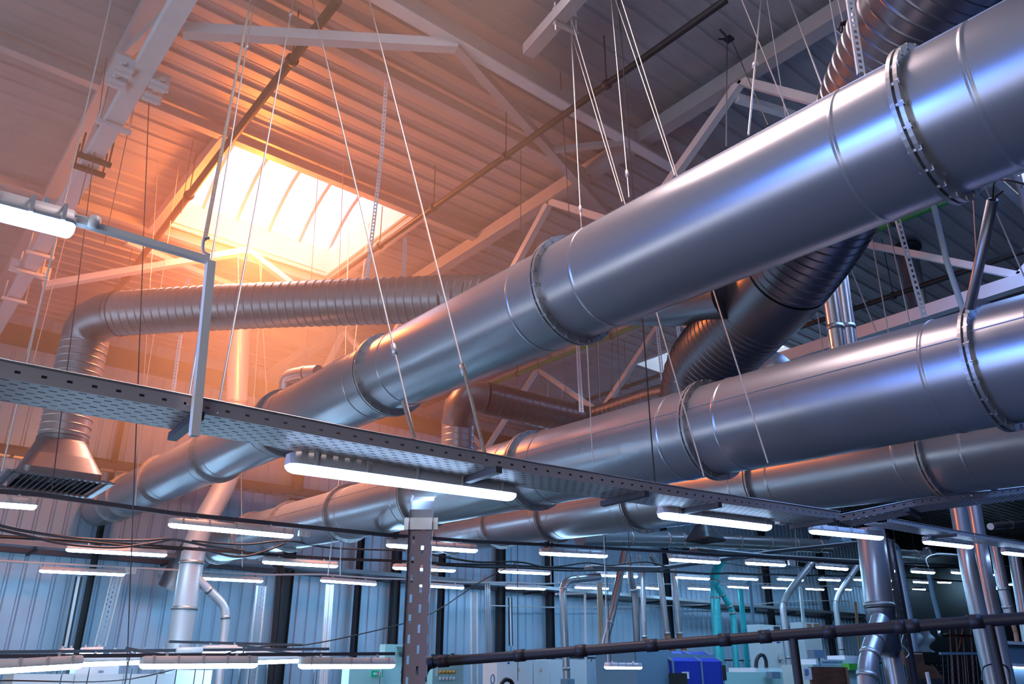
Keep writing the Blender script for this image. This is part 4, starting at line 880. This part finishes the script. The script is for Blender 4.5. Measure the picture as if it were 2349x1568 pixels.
for (Yr, v1, v2, lab) in ((9.4, 1498, 1506, 'beams'), ):
    rt = empty('steel_cross_bar', 'slanting dusky strut lying across the low lamp rails', 'steel brace', PY(560, 1490, 9.4)); m = MB(); m.bar(PY(545, 1478, 9.6), PY(748, 1512, 9.2), .03, .03); m.build('bar', G['rail'], rt); m = MB(); q = PY(560, 1480.5, 9.57); m.tube([q, Vector((q.x, q.y, 0))], .008, 6); m.build('post', G['rail'], rt)
    rt = empty('steel_cross_bar', 'second slanting strut crossing the low lamp rails beside the thick steel pipe', 'steel brace', PY(300, 1490, 9.4)); m = MB(); m.bar(PY(290, 1486, 9.6), PY(392, 1506, 9.2), .03, .03); m.build('bar', G['rail'], rt); m = MB(); q = PY(300, 1488, 9.56); m.tube([q, Vector((q.x, q.y, 0))], .008, 6); m.build('post', G['rail'], rt)
# ================================================================== HANDRAIL PIPE
HR = [PD(978, 1519, 4.6), PD(1400, 1487, 4.3), PD(1850, 1452, 4.0), PD(2420, 1412, 3.6)]
hrp = empty('handrail_pipe', 'dark plastic handrail pipe with an elbow, running across the machines', 'pipe', HR[0])
e = HR[0].copy(); dn = Vector((e.x, e.y, 0)); dirv = (HR[1]-HR[0]).normalized(); c0 = e - dirv*.03
m = MB(); m.tube(HR[:1]+HR[1:], .027, 16); m.build('pipe', G['dark_strip'], hrp)
m = MB(); m.tube(arc(e + dirv*.05, c0, c0 - UP*.10, 6) , .034, 16); m.build('elbow', G['dark_strip'], hrp)
m = MB(); m.tube([c0 - UP*.08, Vector((c0.x, c0.y, 0))], .027, 16); m.build('downpipe', G['dark_strip'], hrp)
for k, (u, v) in enumerate(((1020, 1515), (1195, 1503), (1330, 1492), (1500, 1479), (1660, 1467), (1750, 1460), (1900, 1449), (2060, 1437), (2085, 1436), (2230, 1425))):
    p = HR[0].lerp(HR[3], 0); q = min((a.lerp(b, t/40) for a, b in zip(HR, HR[1:]) for t in range(41)), key=lambda w: (w-PD(u, v, depth(w))).length)
    m = MB(); m.lathe(q - dirv*.03, dirv, [(0, .027), (0, .033), (.06, .033), (.06, .027)], 14); m.build('sleeve', G['dark_strip'], hrp)
for (u, v) in ((1815, 1462), (2262, 1428)):
    q = min((a.lerp(b, t/60) for a, b in zip(HR, HR[1:]) for t in range(61)), key=lambda w: (w-PD(u, v, depth(w))).length)
    m = MB(); m.tube([q - UP*.02, Vector((q.x, q.y, 0))], .022, 12); m.build('post', G['dark'], hrp)
cc = PD(940, 1540, 4.6)
m = MB(); m.tube([PD(952, 1505, 4.7), Vector((PD(952, 1505, 4.7).x, PD(952, 1505, 4.7).y, 0))], .035, 14); tag(m.build('downpipe', G['dark']), 'dark downpipe beside the slotted riser under the handrail elbow', 'pipe')
# ================================================================== MACHINES AND CABINETS
def rect(u0, v0, u1, v1, Y):
    a = PY(u0, (v0+v1)/2, Y); b = PY(u1, (v0+v1)/2, Y); t = PY((u0+u1)/2, v0, Y); q = PY((u0+u1)/2, v1, Y)
    return a.x, b.x, q.z, t.z
def cab(mb, u0, v0, u1, v1, Y, dy, floor=True):
    x0, x1, z0, z1 = rect(u0, v0, u1, v1, Y); z0 = 0 if floor else z0
    mb.box(((x0+x1)/2, Y+dy/2, (z0+z1)/2), (x1-x0, dy, z1-z0)); return x0, x1, z0, z1
def face(parent, name, u0, v0, u1, v1, Y, mm, t=.02):
    x0, x1, z0, z1 = rect(u0, v0, u1, v1, Y); m = MB(); m.box(((x0+x1)/2, Y-t/2, (z0+z1)/2), (x1-x0, t, z1-z0)); return m.build(name, G[mm], parent)
# blue-fronted machine: grey body and two blue doors with a sloped head
Yb = 11.0
bm = empty('cnc_machine', 'machine with grey side and two deep blue sloped doors below the handrail', 'machine', PY(1600, 1560, Yb))
m = MB(); x0, x1, _, zt = rect(1470, 1492, 1655, 1568, Yb); xm = rect(1545, 1500, 1550, 1568, Yb)[0]
m.box(((x0+xm)/2+.05, Yb+.65, zt/2), (xm-x0+.1, 1.1, zt)); m.build('body', G['grey_m'], bm)
zs = PY(1600, 1516, Yb).z; ztop = PY(1600, 1494, Yb+.5).z
xa = xm; xc = rect(1608, 1500, 1612, 1568, Yb)[0]
for (p, q) in ((xa, xc-.01), (xc+.03, x1)):
    m = MB(); m.add([(p, Yb, 0), (q, Yb, 0), (q, Yb, zs), (p, Yb, zs), (p, Yb+.45, ztop), (q, Yb+.45, ztop), (q, Yb+1.2, ztop), (p, Yb+1.2, ztop), (p, Yb+1.2, 0), (q, Yb+1.2, 0)],
        [(0,1,2,3), (3,2,5,4), (4,5,6,7), (0,3,4,7,8), (1,9,6,5,2), (8,7,6,9)]); m.build('blue_door', G['blue'], bm)
m = MB(); m.box(((xa+x1)/2, Yb+.65, zt/2-.05), (x1-xa+.08, 1.0, zt))
for xx in (xa-.02, xc+.01, x1+.02): m.bar((xx, Yb-.01, 0), (xx, Yb-.01, zs), .035, .03, (0,1,0)); m.bar((xx, Yb-.01, zs), (xx, Yb+.44, ztop+.01), .035, .03)
m.build('frame', G['grey_m'], bm)
face(bm, 'window_panel', 1535, 1543, 1575, 1575, Yb-.02, 'black'); face(bm, 'notice', 1564, 1540, 1579, 1556, Yb-.01, 'cream'); face(bm, 'side_box', 1657, 1525, 1664, 1560, Yb-.01, 'dark')
# pale turquoise machine beds
mbd = empty('machine_bed', 'long pale turquoise machine bed beyond the blue doors', 'machine', PY(1760, 1560, 12))
m = MB(); cab(m, 1663, 1541, 1850, 1572, 12.0, 1.2); m.build('bed', G['mint'], mbd); m = MB(); cab(m, 1735, 1531, 1850, 1542, 12.2, .8, False); m.build('carriage_rail', G['cream'], mbd); face(mbd, 'dark_box', 1758, 1540, 1778, 1556, 11.9, 'grey_m', .15)
m = MB(); m.tube(catmull([PY(*p, 12.2) for p in ((1734, 1530), (1736, 1512), (1744, 1502), (1752, 1504), (1757, 1516), (1758, 1530))], 6), .045, 8); m.build('drag_chain', G['dark'], mbd)
mb2 = empty('knitting_machine', 'white slotted machine top with lime yarn behind the brown board', 'machine', PY(1910, 1540, 9))
m = MB(); cab(m, 1868, 1524, 1976, 1575, 9.2, .7); m.build('bed', G['mint'], mb2); m = MB(); cab(m, 1938, 1503, 1978, 1518, 9.4, .4, False); m.build('carriage', G['cream'], mb2); m = MB(); cab(m, 1872, 1512, 1976, 1525, 9.3, .5, False); m.build('top_cover', G['cream'], mb2)
m = MB(); cab(m, 1948, 1521, 1975, 1536, 9.05, .15, False); m.build('yarn_panel', G['lime'], mb2)
for k in range(12): face(mb2, 'slot', 1885+k*4, 1516, 1887+k*4, 1521, 9.3, 'grey_m')
kp = empty('machine_console', 'blue-grey control box on a thin stand behind the brown board', 'control box', PY(1878, 1560, 7.4))
m = MB(); cab(m, 1868, 1490, 1889, 1508, 7.4, .12, False); m.build('box', G['grey_m'], kp); m = MB(); q = PY(1878, 1508, 7.45); m.tube([q, Vector((q.x, q.y, 0))], .018, 10); m.build('stand', G['grey_m'], kp)
bd = empty('board', 'brown wooden board standing at the bottom of the picture', 'board', PY(1900, 1568, 6.6))
m = MB(); cab(m, 1861, 1529, 1942, 1580, 6.6, .03); m.build('panel', G['wood'], bd); m = MB(); cab(m, 1941, 1530, 1948, 1580, 6.6, .05); m.build('edge', G['orange_hose'], bd)
m = MB(); cab(m, 1843, 1530, 1862, 1558, 6.59, .01, False); pp = tag(m.build('poster', G['cream']), 'white notice with a blue picture beside the brown board', 'poster'); face(pp, 'print', 1847, 1534, 1855, 1546, 6.58, 'grey_m', .003)
# tall white air units and cabinets by the wall
def unit(name, lab, u0, v0, u1, v1, Y, mm='cream', cat='cabinet', dy=.5): 
    rt = empty(name, lab, cat, PY((u0+u1)/2, v1, Y)); m = MB(); cab(m, u0, v0, u1, v1, Y, dy); m.build('body', G[mm], rt); return rt
u = unit('air_unit', 'tall white air unit with a dark wedge vent above the machine bed', 1750, 1433, 1800, 1580, 16.5); face(u, 'vent', 1775, 1436, 1789, 1450, 16.48, 'galv_dark'); face(u, 'badge', 1782, 1471, 1790, 1473, 16.48, 'blue', .005)
face(u, 'isolator', 1786, 1498, 1794, 1512, 16.46, 'white', .06)
u = unit('air_unit', 'second white air unit with brown vents, near the second slanting pipe', 1850, 1428, 1890, 1580, 16.8); face(u, 'vent', 1852, 1430, 1861, 1443, 16.78, 'orange_hose'); face(u, 'vent', 1868, 1430, 1879, 1443, 16.78, 'orange_hose')
u = unit('air_unit', 'mint white air unit with louvred vent beside the slotted riser', 881, 1477, 930, 1580, 10.4, 'mint', dy=.15)
for k in range(9): face(u, 'louvre', 909+k*.9, 1483+k*2.6, 930, 1484.3+k*2.6, 10.38, 'dark', .01)
face(u, 'badge', 919, 1539, 927, 1542, 10.38, 'blue', .005)
u = unit('cabinet', 'low pale cabinet bearing the green exit sign', 800, 1533, 880, 1580, 10.2, 'mint', dy=.2)
sg = empty('exit_sign', 'small green exit sign with white arrow and running figure on the pale cabinet', 'sign', PY(864, 1544, 10.15))
x0, x1, z0, z1 = rect(852, 1537, 877, 1552, 10.18); m = MB(); m.box(((x0+x1)/2, 10.18, (z0+z1)/2), (x1-x0, .02, z1-z0)); m.build('panel', G['signgreen'], sg)
def SU(fx, fz): return Vector((x0+(x1-x0)*fx, 10.165, z0+(z1-z0)*fz))
m = MB(); m.bar(SU(.14, .5), SU(.46, .5), .008, .022); m.add([SU(.10, .5), SU(.26, .76), SU(.33, .76), SU(.19, .5), SU(.33, .24), SU(.26, .24)], [(0,3,2,1), (0,5,4,3)]); m.build('arrow', G['signwhite'], sg)
m = MB(); m.bar(SU(.54, .12), SU(.54, .88), .006, .012); m.bar(SU(.54, .86), SU(.72, .86), .006, .012); m.bar(SU(.54, .14), SU(.66, .14), .006, .012); m.bar(SU(.60, .14), SU(.60, .86), .006, .03); m.build('door_symbol', G['signwhite'], sg)
m = MB(); m.lathe(SU(.80, .80), (0,-1,0), [(0, .014), (.005, .014), (.005, .001)], 12); m.bar(SU(.78, .70), SU(.74, .42), .006, .02); m.bar(SU(.76, .44), SU(.86, .28), .006, .013); m.bar(SU(.86, .28), SU(.90, .12), .006, .013); m.bar(SU(.74, .44), SU(.68, .14), .006, .013); m.bar(SU(.78, .66), SU(.92, .52), .006, .011); m.build('running_figure', G['signwhite'], sg)
u = unit('control_cabinet', 'mint control cabinet with two rows of round buttons beside the slotted riser', 992, 1522, 1062, 1580, 9.9, 'mint')
for r_, (vv, mm) in enumerate(((1541, 'amber'), (1556, 'cream'))):
    for k in range(5):
        q = PY(1010+k*7.7, vv, 9.88); m = MB(); m.lathe(q, (0,-1,0), [(0, .022), (.012, .022), (.012, .001)], 12); m.box(q + Vector((0, -.002, .022)), (.03, .006, .012)); m.build('push_button', G[mm], u)
face(u, 'label', 999, 1532, 1005, 1550, 9.88, 'signwhite', .004)
sb = empty('signal_light', 'small black and yellow signal light standing before the corrugated wall', 'lamp', PY(1037, 1510, 10.1)); m = MB(); q = PY(1037, 1520, 10.1); m.lathe(q, (0,0,1), [(0, .03), (.13, .03)], 14, True); m.build('base', G['black'], sb); m = MB(); m.lathe(q, (0,0,1), [(.05, .032), (.10, .032)], 14); m.build('yellow_band', G['amber'], sb)
for (a, b, lab) in ((1140, 1222, 'white electric cabinet with a warning triangle, beside the curved cable bundle'), (1224, 1260, 'narrower white electric cabinet with a warning triangle, next to the wide one')):
    u = unit('electric_cabinet', lab, a, 1514, b, 1580, 14.5)
    q = PY((1241 if a > 1200 else 1190), 1536, 14.47); m = MB(); k = .045
    m.add([q + Vector((-k, 0, -k*.8)), q + Vector((k, 0, -k*.8)), q + Vector((0, 0, k))], [(0,1,2)]); m.build('warning_triangle', G['amber'], u)
    m = MB(); q2 = q + Vector((0, -.003, 0)); k2 = k*.68; m.add([q2 + Vector((-k2, 0, -k2*.75)), q2 + Vector((k2, 0, -k2*.75)), q2 + Vector((0, 0, k2))], [(0,1,2)]); m.build('triangle_face', G['cream'], u)
    m = MB(); m.bar(q + Vector((0, -.006, -.005)), q + Vector((0, -.006, .018)), .004, .01); m.build('bolt_mark', G['black'], u)
face(u, 'badge', 1164, 1518, 1169, 1522, 14.45, 'blue', .005)
u = unit('cabinet', 'broad white cabinet behind the pale elbow pipe', 1262, 1512, 1345, 1580, 14.8)
u = unit('cabinet', 'broad white cabinet bank at the bottom corner under the low lamps', 28, 1545, 400, 1590, 12.5, 'cream', dy=.6)
face(u, 'door_gap', 168, 1548, 169.5, 1580, 12.49, 'grey_m', .004); face(u, 'door_gap', 281, 1546, 282.5, 1580, 12.49, 'grey_m', .004)
u = unit('cabinet', 'white cabinet by the thick steel pipe with a hanging hook', 402, 1536, 484, 1590, 12.9)
ac = empty('air_box', 'pale box with a small dark display above the white cabinet bank', 'air unit', PY(220, 1540, 13.6)); m = MB(); cab(m, 175, 1526, 272, 1550, 13.6, .4, False); m.build('body', G['cream'], ac); m = MB(); q = PY(222, 1550, 13.8); m.box((q.x, q.y, q.z/2), (.5, .3, q.z)); m.build('stand', G['cream'], ac); face(ac, 'display', 226, 1537, 237, 1543, 13.58, 'grey_m', .01)
eb = empty('electric_box', 'pair of white switch boxes with covers under the single low lamp', 'electric box', PY(1425, 1550, 12.6))
for (a, b) in ((1404, 1424), (1427, 1444)):
    m = MB(); cab(m, a, 1530, b, 1557, 12.6, .15, False); m.build('box', G['cream'], eb); face(eb, 'cover', a+3, 1536, b-4, 1548, 12.6, 'housing', .05)
m = MB(); cab(m, 1402, 1506, 1452, 1520, 12.7, .2, False); m.build('top_box', G['cream'], eb); m = MB(); cab(m, 1400, 1558, 1450, 1600, 12.6, .2); m.build('stand', G['dark'], eb)
fm = empty('hose_reel', 'black toothed ring hose at the bottom edge in front of the white cabinets', 'hose', PY(1160, 1575, 9)); m = MB(); q = PY(1163, 1578, 9.0); m.tube([q + Vector((.11*math.cos(t), .05*math.sin(t)*0, .11*math.sin(t))) for t in [math.pi*2*i/24 for i in range(25)]], .028, 10); m.build('ring', G['black'], fm)
m = MB(); q = PY(1130, 1557, 12.0); m.tube([q + Vector((.04*math.cos(t), 0, .075*math.sin(t))) for t in [math.pi*2*i/20 for i in range(21)]], .014, 8); tag(m.build('cable_coil', G['grey_m']), 'small blue-grey cable coil hanging beside the white electric cabinet', 'cable')
# dark end: rack, mesh, plastic, white machines
pl = MB(); n1, n2 = 12, 12; A_ = PY(2070, 1440, 9.5); B_ = PY(2132, 1436, 9.5); zl = PY(2100, 1494, 9.5).z
vs = [Vector((A_.x+(B_.x-A_.x)*i/n1, 9.5 + .06*math.sin(i*1.3+j*.5) + .05*math.sin(j*.9), A_.z + (zl-A_.z)*j/n2)) for j in range(n2+1) for i in range(n1+1)]
pl.add(vs, [(j*(n1+1)+i, j*(n1+1)+i+1, (j+1)*(n1+1)+i+1, (j+1)*(n1+1)+i) for j in range(n2) for i in range(n1)], True)
pls = tag(pl.build('plastic_sheet', G['clear']), 'creased translucent plastic sheet hanging behind the handrail in the dark end', 'plastic sheet')
for q in (A_, B_):
    m = MB(); m.tube([q, Vector((q.x, q.y, ROOF))], .004, 6); m.build('cord', G['dark'], pls)
rr = empty('steel_rack', 'dark red steel rack standing in the dark hall end behind the wire mesh', 'rack', PY(2210, 1490, 12))
for (a, b) in (((2178, 1425), (2190, 1640)), ((2192, 1425), (2206, 1640)), ((2208, 1425), (2222, 1640)), ((2226, 1425), (2240, 1640)), ((2180, 1456), (2240, 1458)), ((2200, 1490), (2212, 1430))):
    m = MB(); m.bar(PY(*a, 12), PY(*b, 12), .05, .05); m.build('bar', G['red'], rr)
wm = empty('wire_mesh_cage', 'dark wire mesh cage before the paired column pipes', 'cage', PY(2205, 1568, 8))
m = MB()
for k in range(9): m.bar(PY(2162+k*11, 1500, 8), PY(2166+k*11.5, 1580, 8), .008, .008)
for k in range(6): m.bar(PY(2158, 1500+k*13, 8), PY(2256, 1500+k*13.5, 8), .008, .008)
m.build('mesh', G['rail'], wm); m = MB(); m.bar(PY(2156, 1498, 8), PY(2250, 1498, 8), .04, .05); m.build('top_bar', G['grey_m'], wm)
bx = empty('control_box', 'reddish brown control box with white knobs in the dark hall end', 'control box', PY(2105, 1505, 7.9)); m = MB(); cab(m, 2086, 1494, 2119, 1524, 7.9, .15, False); m.build('box', G['wood'], bx); m = MB(); cab(m, 2092, 1524, 2112, 1580, 7.95, .08); m.build('stand', G['dark'], bx)
for k in range(4): q = PY(2097+k*5, 1499, 7.88); m = MB(); m.lathe(q, (0,-1,0), [(0, .009), (.02, .009), (.02, .001)], 10); m.build('knob', G['white'], bx)
sc = empty('machine_hood', 'dark glass machine hood slanting behind the white angled panel', 'machine', PY(2130, 1560, 7.2)); m = MB(); m.add([PY(2098, 1523, 7.2), PY(2142, 1526, 7.2), PY(2166, 1556, 7.2), PY(2104, 1556, 7.2), PY(2098, 1523, 7.7), PY(2142, 1526, 7.7), PY(2166, 1556, 7.7), PY(2104, 1556, 7.7)], [(3,2,1,0),(0,1,5,4),(1,2,6,5),(4,5,6,7),(3,0,4,7),(2,3,7,6)]); m.build('hood_glass', G['wood'], sc); m = MB(); cab(m, 2104, 1556, 2166, 1590, 7.2, .5); m.build('base', G['dark'], sc)
an = empty('angled_panel', 'white angled panel at the bottom edge before the dark glass hood', 'panel', PY(2130, 1568, 6.4)); m = MB(); q0, q1 = PY(2126, 1541, 6.4), PY(2142, 1575, 6.4); m.bar(Vector((q1.x, q1.y, .0)), q0, .075, .03, (0,1,0)); m.build('panel', G['cream'], an)
m = MB(); m.tube(catmull([PY(2072, 1455, 5.86), PY(2068, 1475, 5.86), PY(2080, 1490, 5.86), PY(2085, 1500, 5.86), PY(2078, 1508, 5.86)], 5), .008, 6); tag(m.build('loose_cable', G['rail_white']), 'white cord curling beside the wide column pipe under the handrail', 'cable')
wmx = empty('white_machine', 'pale lilac machine with a lit slot at the frame edge', 'machine', PY(2330, 1568, 6.6)); m = MB(); cab(m, 2292, 1478, 2420, 1600, 6.6, .25); m.build('body', G['grey_m'], wmx); m = MB(); cab(m, 2290, 1472, 2420, 1479, 6.55, .32, False); m.build('lid', G['cream'], wmx)
# bitmap of wall hooks: a row of dark pegs on the wall above the cabinets
pg = empty('wall_rail', 'toothed dark rail with hooks along the wall above the white cabinets', 'rail', PY(1300, 1490, 18.6))
a, b = PY(990, 1502, 18.6), PY(1500, 1472, 18.6); b.z = a.z; m = MB(); m.bar(a, b + Vector((22, 0, 0)), .03, .05); m.build('rail', G['dark'], pg)
for k in range(60):
    p = a.lerp(b + Vector((22, 0, 0)), (k+.5)/60); m = MB(); m.bar(p - UP*.0, p - UP*.10 - Vector((.08, .05, 0)), .02, .02); m.build('hook', G['dark'], pg)

# ================================================================== HAZE volume added for the lens-flare glow around the big skylight
hz_m = bpy.data.materials.new('lens_flare_haze'); hz_m.use_nodes = True; nt = hz_m.node_tree; nt.nodes.remove(nt.nodes['Principled BSDF'])
vs_ = nt.nodes.new('ShaderNodeVolumeScatter'); vs_.inputs['Color'].default_value = (1, .58, .32, 1); vs_.inputs['Density'].default_value = .10; vs_.inputs['Anisotropy'].default_value = 0.0
nt.links.new(vs_.outputs[0], nt.nodes['Material Output'].inputs['Volume'])
mb = MB(); mb.box((2.5, 12.3, 7.7), (13.0, 15.2, 4.7)); hzo = mb.build('haze', hz_m); tag(hzo, 'added warm haze imitating the lens-flare glow beneath the big skylight', 'haze', None, 'stuff')
